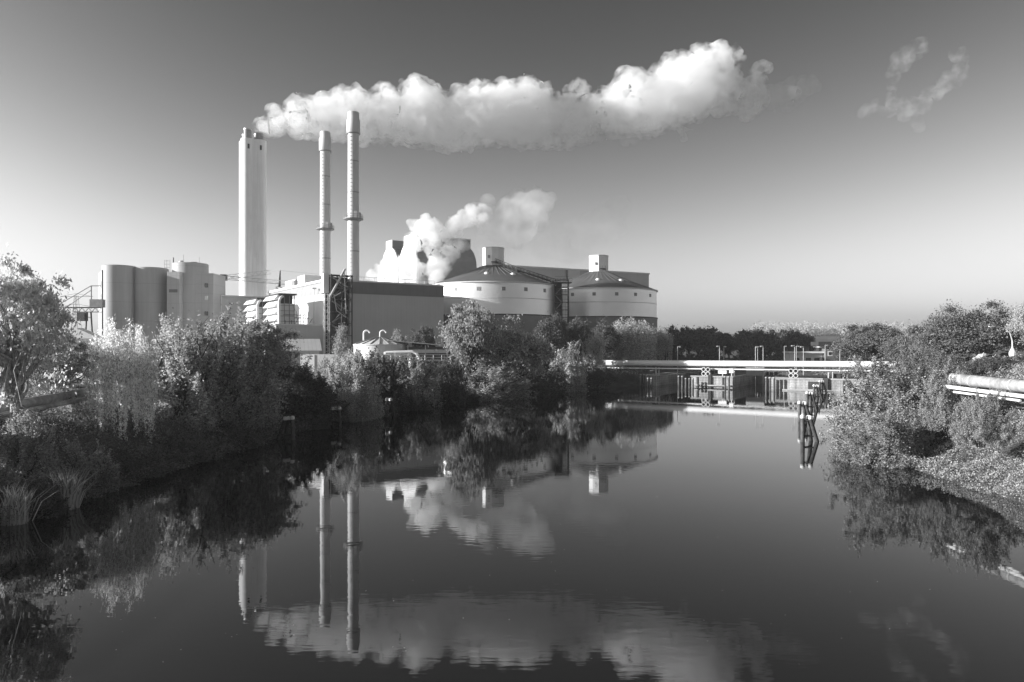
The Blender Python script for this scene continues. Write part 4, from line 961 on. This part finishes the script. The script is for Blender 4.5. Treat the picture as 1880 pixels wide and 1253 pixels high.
for px, D, top, w_, lf, lb in ((62, 47, 878, 120, 'leaf_under', 'low dark clump at the waterline beside the pale reed tuft at the left edge'), (150, 54, 815, 120, 'leaf_mid', 'low clump with lit top on the slope left of the birch foot'),
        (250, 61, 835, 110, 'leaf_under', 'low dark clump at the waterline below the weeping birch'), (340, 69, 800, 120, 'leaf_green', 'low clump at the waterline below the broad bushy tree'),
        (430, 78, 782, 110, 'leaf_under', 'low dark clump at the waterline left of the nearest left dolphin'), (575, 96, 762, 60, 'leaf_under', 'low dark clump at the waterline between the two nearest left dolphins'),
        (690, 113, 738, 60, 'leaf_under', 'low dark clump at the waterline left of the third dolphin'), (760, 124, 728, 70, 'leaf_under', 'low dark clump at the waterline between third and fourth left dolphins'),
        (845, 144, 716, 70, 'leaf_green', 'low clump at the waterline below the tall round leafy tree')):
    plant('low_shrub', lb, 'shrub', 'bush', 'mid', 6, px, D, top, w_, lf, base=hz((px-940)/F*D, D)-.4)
# dark row behind the lock
k = 0
for px in range(1222, 1486, 15):
    k += 1
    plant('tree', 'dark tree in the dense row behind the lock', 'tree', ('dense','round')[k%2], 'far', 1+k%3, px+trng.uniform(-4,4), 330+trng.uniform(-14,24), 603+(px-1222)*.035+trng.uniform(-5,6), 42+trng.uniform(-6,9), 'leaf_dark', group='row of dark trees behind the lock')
for px, D, top, w_, lb in ((1300, 300, 640, 70, 'left low dark hedge under the tree row behind the lock'), (1375, 300, 642, 80, 'middle low dark hedge under the tree row behind the lock'), (1440, 296, 640, 60, 'right low dark hedge under the tree row behind the lock'), (1230, 290, 640, 70, 'low dark hedge between the small willow and the lamp posts')):
    plant('hedge', lb, 'hedge', 'bush', 'far', 1, px, D, top, w_, 'leaf_dark')
# right side
plant('tree', 'dark green tree just right of the brick house', 'tree', 'round', 'mid', 3, 1602, 205, 597, 118, 'leaf_green')
plant('tree', 'small dark tree peeping left of the tree beside the brick house', 'tree', 'dense', 'mid', 4, 1560, 228, 612, 50, 'leaf_dark')
plant('tree', 'small rounded tree between the dark tree and the huge spreading tree', 'tree', 'round', 'mid', 4, 1650, 192, 618, 60, 'leaf_green')
plant('tree', 'huge spreading tree on the right skyline behind the street lamp', 'tree', 'round', 'near', 5, 1775, 142, 560, 168, 'leaf_green')
plant('tree', 'left lower crown joined to the huge spreading skyline tree', 'tree', 'round', 'mid', 5, 1698, 152, 598, 74, 'leaf_green')
plant('tree', 'pale tall tree cut off by the right edge of the view', 'tree', 'round', 'near', 6, 1918, 112, 548, 112, 'leaf_shrub')
plant('shrub', 'large leafy shrub overhanging the water on the right bank', 'shrub', 'bush', 'near', 6, 1640, 74, 668, 210, 'leaf_mid', base=1.0)
plant('shrub', 'feathery shrub at the left tip of the right bank growth', 'shrub', 'bush', 'near', 7, 1590, 84, 690, 120, 'leaf_shrub', base=-.3)
plant('shrub', 'low shrub spilling over the right bank waterline', 'shrub', 'bush', 'near', 8, 1625, 68, 760, 150, 'leaf_mid', base=-.3)
plant('shrub', 'dense shrub where the stained pipeline enters the right bushes', 'shrub', 'bush', 'near', 9, 1715, 76, 662, 130, 'leaf_green')
plant('shrub', 'shrub on the embankment crest below the hut', 'shrub', 'bush', 'near', 10, 1690, 92, 648, 150, 'leaf_green')
plant('shrub', 'bushy growth hiding the end of the stained pipeline on the right slope', 'shrub', 'bush', 'near', 9, 1735, 67, 676, 84, 'leaf_mid', base=3.5)
plant('shrub', 'dark low shrub beneath the stained pipeline on the right slope', 'shrub', 'bush', 'near', 8, 1800, 58, 722, 90, 'leaf_mid', base=3.2)
for px, D, top, w_, lb in ((1760, 86, 652, 120, 'hedge bush on the embankment crest nearest the marker posts'), (1815, 82, 656, 110, 'hedge bush on the embankment crest under the road sign'), (1868, 80, 654, 110, 'hedge bush on the embankment crest at the right edge')):
    plant('hedge', lb, 'hedge', 'bush', 'near', 11, px, D, top, w_, 'leaf_green')
for k, (pr, used) in list(PROTO.items()):
    if not used:
        for ch in list(pr.children): bpy.data.objects.remove(ch)
        bpy.data.objects.remove(pr)

# ground cover: brambles on the slopes, grass behind the lock, a far wood
def cover(name, m, n, box, keep, size_k, hgt, seed, tilt=None, lump=2.2, kind='stuff'):
    rng = np.random.default_rng(seed); x = rng.uniform(box[0], box[1], n*6); yy_ = 1/(rng.uniform(1/box[3], 1/box[2], n*6))
    ok = keep(x, yy_, sdist(x, yy_)); x = x[ok][:n]; yy_ = yy_[ok][:n]
    b_ = vnoise(x, yy_, lump, seed)*.65+vnoise(x, yy_, lump*.4, seed+3)*.35
    z = np.maximum(height(x, yy_), .02)+hgt*np.clip(b_*1.6-.3, .06, 1.2)*rng.uniform(0,1,len(x))**.45
    o = leaf_mesh(name, np.stack([x,yy_,z],1), size_k*yy_, rng, m, tilt=tilt); tag(o, None, None, kind=kind); return o
tag(cover('brambles', 'leaf_bramble', 260000, (33, 66, 30, 125), lambda x,y,d: (d > -.7) & (d < 24) & (x > 20), .0013, 1.5, 7), 'thick lit bramble cover over the right embankment slope', 'brambles')
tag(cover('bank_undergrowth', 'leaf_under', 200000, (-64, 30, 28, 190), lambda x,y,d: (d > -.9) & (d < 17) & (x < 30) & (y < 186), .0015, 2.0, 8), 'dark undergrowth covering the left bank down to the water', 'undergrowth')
tag(cover('yard_weeds', 'grass', 50000, (-90, 40, 60, 230), lambda x,y,d: (d > 14) & (x < 40), .0016, .7, 9, .5), 'rough weeds between the bank trees and the works yard', 'weeds')
tag(cover('meadow_grass', 'grass', 60000, (20, 160, 200, 330), lambda x,y,d: (d > 6), .0012, .5, 10, .6, 4), 'mown grass behind the lock', 'grass')
def tuft(label, px, D, top, wd, seed):
    x = (px-940)/F*D; z0 = hz(x, D); rng = np.random.default_rng(seed); b = MB(); h = EYE+(635-top)/F*D-z0
    for k in range(150):
        a = rng.uniform(0,6.28); r = wd*rng.uniform(0,1)**.5; l = h*rng.uniform(.5,1); dx, dy = rng.normal(size=2)*.22*l+np.array([.12*l,0])
        p0 = Vector((math.cos(a)*r, math.sin(a)*r, -.1)); p1 = p0+Vector((dx*.4,dy*.4,l*.6)); p2 = p0+Vector((dx*1.2,dy*1.2,l)); s_ = Vector((.03,.02,0))
        b.add([p0-s_,p0+s_,p1+s_*.8,p1-s_*.8,p2], [(0,1,2,3),(3,2,4)])
    o = b.build('reed_tuft', 'reed', None, loc=(x,D,z0)); tag(o, label, 'reeds', 'tufts of pale reeds on the left bank'); return o
tuft('pale dry reed tuft at the left edge near the water', 24, 45, 878, 1.0, 1); tuft('pale reed tuft on the shady bank left of the weeping birch foot', 122, 49, 842, .8, 2)
# far wood on the rise
rng = np.random.default_rng(21); pts = []
for k in range(260):
    y = rng.uniform(1150, 1500); x = rng.uniform(1380-940, 1680-940)/F*y; h = rng.uniform(12, 24); rr = rng.uniform(7, 13); z0 = hz(x, y)
    for j in range(9):
        q = rng.normal(size=(36,3)); q /= np.linalg.norm(q,axis=1,keepdims=True); q *= rng.uniform(0,1,(36,1))**.5; c = np.array([x,y,z0+h*.45])+rng.normal(size=3)*np.array([rr*.4,rr*.4,h*.17])
        pts.append(c+q*rr*.6)
o = leaf_mesh('far_wood', np.concatenate(pts), 1.0, rng, 'leaf_far'); tag(o, 'pale hazy wood on the rise far behind the brick house', 'wood', kind='stuff')
rng = np.random.default_rng(5); n = 150
yy_ = 1/rng.uniform(1/90, 1/25, n); xx = rng.uniform(-.62, .6, n)*yy_; ok = sdist(xx, yy_) < -1
fl = leaf_mesh('floating_leaves', np.stack([xx[ok], yy_[ok], np.full(ok.sum(), .012)],1), 0.04, rng, 'leaf_mid')
fl.scale = (1,1,.05); tag(fl, 'scattered fallen leaves floating on the canal', 'leaves', kind='stuff')
# ------------------------------------------------------------------ smoke, steam and haze
def volmat(name, dens, aniso=0.0, noise=None, albedo=1.0):
    m = bpy.data.materials.new(name); m.use_nodes = True
    nt = m.node_tree; nt.nodes.clear(); N = nt.nodes.new; L = nt.links.new
    out = N('ShaderNodeOutputMaterial'); v = N('ShaderNodeVolumePrincipled')
    v.inputs['Color'].default_value = (albedo,)*3+(1,); v.inputs['Density'].default_value = dens; v.inputs['Anisotropy'].default_value = aniso; m.cycles.volume_step_rate = 1.0
    if noise:                                  # (scale, low, high)
        tc = N('ShaderNodeTexCoord'); n = N('ShaderNodeTexNoise'); n.inputs['Scale'].default_value = noise[0]; n.inputs['Detail'].default_value = 3
        L(tc.outputs['Object'], n.inputs['Vector']); r = N('ShaderNodeMapRange'); L(n.outputs[0], r.inputs[0])
        r.inputs[1].default_value = noise[1]; r.inputs[2].default_value = noise[2]; r.inputs[3].default_value = 0; r.inputs[4].default_value = dens
        L(r.outputs[0], v.inputs['Density'])
    L(v.outputs[0], out.inputs['Volume']); return m
def blob_mesh(name, blobs, voxel, m, seed, amp=(1.7, 1.3, .8, .35), scl=(10, 5, 2.4, 1.2), parent=None):
    """blobs: (x, y, z, r); union of balls, voxel remeshed, then pushed about by billow noise"""
    bm = bmesh.new()
    for x, y, z, r in blobs:
        bmesh.ops.create_icosphere(bm, subdivisions=2, radius=r, matrix=Matrix.Translation((x,y,z)))
    me = bpy.data.meshes.new(name); bm.to_mesh(me); bm.free()
    o = bpy.data.objects.new(name, me); C.objects.link(o)
    md = o.modifiers.new('remesh', 'REMESH'); md.mode = 'VOXEL'; md.voxel_size = voxel
    dg = bpy.context.evaluated_depsgraph_get(); me2 = bpy.data.meshes.new_from_object(o.evaluated_get(dg))
    o.modifiers.clear(); o.data = me2; bpy.data.meshes.remove(me); me2.name = name
    bm = bmesh.new(); bm.from_mesh(me2); bm.verts.ensure_lookup_table(); seen = set(); bad = []      # drop the closed hollows left inside
    for v0 in bm.verts:
        if v0.index in seen: continue
        seen.add(v0.index); stack = [v0]; comp = [v0]
        while stack:
            for e in stack.pop().link_edges:
                for v1 in e.verts:
                    if v1.index not in seen: seen.add(v1.index); stack.append(v1); comp.append(v1)
        fs = {f for v1 in comp for f in v1.link_faces}
        if sum(f.calc_center_median().dot(f.normal)*f.calc_area() for f in fs) < 0 or len(comp) < 12: bad += comp
    bmesh.ops.delete(bm, geom=bad, context='VERTS'); bm.to_mesh(me2); bm.free(); me2.update()
    n = len(me2.vertices); co = np.empty(n*3, np.float32); me2.vertices.foreach_get('co', co); co = co.reshape(-1,3)
    no = np.empty(n*3, np.float32); me2.vertices.foreach_get('normal', no); no = no.reshape(-1,3)
    d = np.zeros(n); nz = mnoise.noise
    for a, s_ in zip(amp, scl):
        d += np.array([a*(.9-2.2*abs(nz(Vector(((c[0]+seed*31)/s_, c[1]/s_, c[2]/s_))))) for c in co])
    co += no*d[:,None]
    me2.vertices.foreach_set('co', co.ravel()); me2.update()
    me2.materials.clear(); me2.materials.append(m)
    if parent is not None: o.parent = parent
    return o
plY = lambda px: 288+max(0,(px-470))/(1380-470)*30
outline = [(483,227,239),(490,217,243),(498,208,246),(512,195,247),(540,184,249),(560,181,250),(580,179,250),(600,174,251),(620,172,253),(645,168,256),(660,168,258),(680,176,258),(700,172,258),
 (715,163,258),(732,176,258),(752,158,260),(770,152,262),(790,158,264),(806,170,268),(820,184,274),(836,180,274),(850,163,270),(872,157,266),(890,162,264),(905,162,263),
 (922,155,263),(942,156,264),(958,153,266),(978,151,267),(994,162,266),(1008,178,268),(1024,180,268),(1042,180,266),(1062,182,264)]
outline2 = [(1084,176,252),(1100,168,240),(1118,160,240),(1135,146,243),(1152,132,245),(1166,138,246),(1182,148,246),(1200,142,243),(1215,122,238),(1230,110,230),(1246,108,224),(1262,112,218),(1276,96,214),(1292,92,208)]
rs = random.Random(11)
def fill(ol, k=1.0, jit=.35):
    bl = []
    for px, tp, bt in ol:
        Y_ = plY(px); f = Y_/F; half = (bt-tp)/2*f
        for edge, sg in ((tp,1),(bt,-1)):
            for j in range(3):
                r = min(half*rs.uniform(.28,.5), 6.5*k); yo = (j-1)*half*.65+rs.uniform(-1,1)
                shr = (1-.5*((yo/(half*1.2))**2))
                c = P(px+rs.uniform(-4,4), (tp+bt)/2, Y_)
                bl.append((c.x, Y_+yo, c.z+sg*(half*shr-r*.95), r))
        c = P(px, (tp+bt)/2, Y_); nn = max(2, int(half/4))
        for j in range(nn*3):
            r = half*rs.uniform(.38,.55); a = rs.uniform(0,6.28); q = half*.5*rs.uniform(0,1)
            bl.append((c.x+rs.uniform(-2,2), Y_+math.cos(a)*q*1.25, c.z+math.sin(a)*q*.8, r))
    return bl
plume = thing('smoke_plume', 'long billowing white smoke plume drifting right from the thick chimney', 'smoke', (0,0,0))
def layered(nm, bl, core, fringe, seed, parent):
    blob_mesh(nm, [(x,y,z,max(.5,r-2.0)) for x,y,z,r in bl], .8, volmat(nm, core), seed, (1.6,.8,.25), (9,4.2,2.2), parent)
    blob_mesh(nm+'_fringe', [(x,y,z,max(.8,r-.2)) for x,y,z,r in bl], .9, volmat(nm+'_fringe', fringe, noise=(.24,.42,.64)), seed, (2.3,1.1,.4), (9,4.2,2.2), parent)
layered('dense_smoke', fill(outline), .13, .15, 1, plume)
b2 = fill(outline2)
for px, py, r in ((1062,160,16),(1050,168,9),(1074,166,10)): c = P(px,py,plY(px)); b2.append((c.x, plY(px), c.z, r/F*plY(px)))
layered('drifting_smoke', b2, .07, .11, 2, plume)
def tufts(path, Y_, rw, n, seed, rr=(.25,.6)):
    r_ = random.Random(seed); bl = []
    for i in range(n):
        t = r_.uniform(0, len(path)-1.001); k = int(t); f = t-k
        px = path[k][0]*(1-f)+path[k+1][0]*f; py = path[k][1]*(1-f)+path[k+1][1]*f
        wd = rw if not isinstance(rw, (list, tuple)) else rw[k]*(1-f)+rw[k+1]*f
        yv = Y_(px) if callable(Y_) else Y_; rad = wd/F*yv
        c = P(px+r_.gauss(0,.45)*wd, py+r_.gauss(0,.45)*wd, yv+r_.gauss(0,.6)*rad)
        bl.append((c.x, c.y, c.z, rad*r_.uniform(*rr)))
    return bl
wisps = tufts([(1300,120),(1320,135),(1330,165),(1315,190)], plY, 26, 60, 33, (.5,.95))+tufts([(1340,150),(1380,160),(1390,180),(1360,195)], plY, 20, 46, 3, (.4,.9))+tufts([(1300,205),(1260,235),(1252,250)], plY, 9, 16, 4, (.5,1))+tufts([(1350,95),(1362,110),(1352,125),(1325,125)], plY, 8, 22, 5, (.5,1))+tufts([(1372,140),(1395,118),(1410,128)], plY, 7, 20, 6, (.5,1))
blob_mesh('smoke_wisps', wisps, .9, volmat('smoke_wisps', .26, noise=(.22,.44,.7)), 3, (1.2,.7,.3), parent=plume)
faint = tufts([(1390,165),(1430,185),(1460,170),(1500,155)], plY, [16,24,20,10], 60, 8)+tufts([(1040,225),(1100,250),(1160,258),(1200,245)], plY, [12,12,10,8], 36, 9)
blob_mesh('thin_smoke', faint, 1.4, volmat('thin_smoke', .07, noise=(.09,.42,.75)), 4, (1.6,.8,.3), parent=plume)
ring = thing('smoke_cloud', 'faint broken ring of drifting smoke at the upper right of the sky', 'smoke', (0,0,0))
rb = tufts([(1692,88),(1672,98),(1650,118),(1640,140),(1634,165),(1632,195),(1660,202),(1685,195)], 430, [8,12,10,6,5,8,13,11], 90, 12, (.5,1.2))+tufts([(1685,195),(1700,178),(1735,160),(1755,140),(1765,118),(1755,102),(1772,90)], 430, [11,9,12,10,7,7,4], 80, 13, (.55,1.2))
blob_mesh('ring_smoke', rb, 1.0, volmat('ring_smoke', .028, noise=(.17,.44,.72)), 5, (1.4,.8,.4), parent=ring)
rb = tufts([(1580,205),(1620,200),(1660,210),(1690,222)], 430, 14, 40, 14); blob_mesh('veil_smoke', rb, 1.6, volmat('veil_smoke', .02, noise=(.07,.42,.75)), 6, (1.5,.8,.3), parent=ring)
st = thing('steam_cloud', 'steam rolling up past the boiler house gables and thinning to the right', 'steam', (0,0,0))
sb = tufts([(690,508),(705,497),(722,492),(745,492),(765,498)], 288, [10,14,16,16,14], 70, 21, (.35,.7))
sb += tufts([(765,498),(790,500),(812,478),(832,462),(850,450)], 286, [18,18,18,16,10], 62, 22, (.3,.65))
sb += tufts([(752,452),(765,430),(785,420),(800,440),(790,465)], 286, [12,20,20,18,14], 62, 23, (.3,.65))
blob_mesh('dense_steam', sb, .8, volmat('dense_steam', .3, noise=(.2,.32,.62)), 7, (1.1,.8,.4), (6,3,1.4), parent=st)
sb = tufts([(830,428),(836,410),(850,405),(870,395),(890,392)], 296, [9,13,13,15,14], 70, 24, (.4,.75))
blob_mesh('rising_steam', sb, .8, volmat('rising_steam', .26, noise=(.2,.34,.64)), 8, (1.1,.8,.4), (6,3,1.4), parent=st)
sb = tufts([(880,398),(905,405),(930,420),(955,400),(975,378),(998,362)], 300, [15,22,28,28,22,12], 130, 25, (.45,.85))
blob_mesh('drifting_steam', sb, 1.2, volmat('drifting_steam', .09, noise=(.1,.34,.72)), 9, (1.5,.8,.35), (8,4,1.8), parent=st)
sb = tufts([(900,440),(940,450),(980,440),(1020,460),(1080,440),(1130,380)], 306, [22,30,30,26,28,24], 70, 26, (.5,.9))
blob_mesh('thin_steam', sb, 1.8, volmat('thin_steam', .03, noise=(.06,.4,.75)), 10, (2,1,.4), (10,5,2), parent=st)

hzm = bpy.data.materials.new('haze_air'); hzm.use_nodes = True; hn = hzm.node_tree; hn.nodes.clear()
ho = hn.nodes.new('ShaderNodeOutputMaterial'); hv = hn.nodes.new('ShaderNodeVolumePrincipled')
hv.inputs['Color'].default_value = (.97,.97,.97,1); hv.inputs['Density'].default_value = .00014; hv.inputs['Anisotropy'].default_value = .2
hn.links.new(hv.outputs[0], ho.inputs['Volume'])
hb = MB(); hb.box(-3600, 3600, -1600, 4800, -3.5, 182)
hobj = hb.build('haze', hzm); tag(hobj, None, None, kind='stuff')
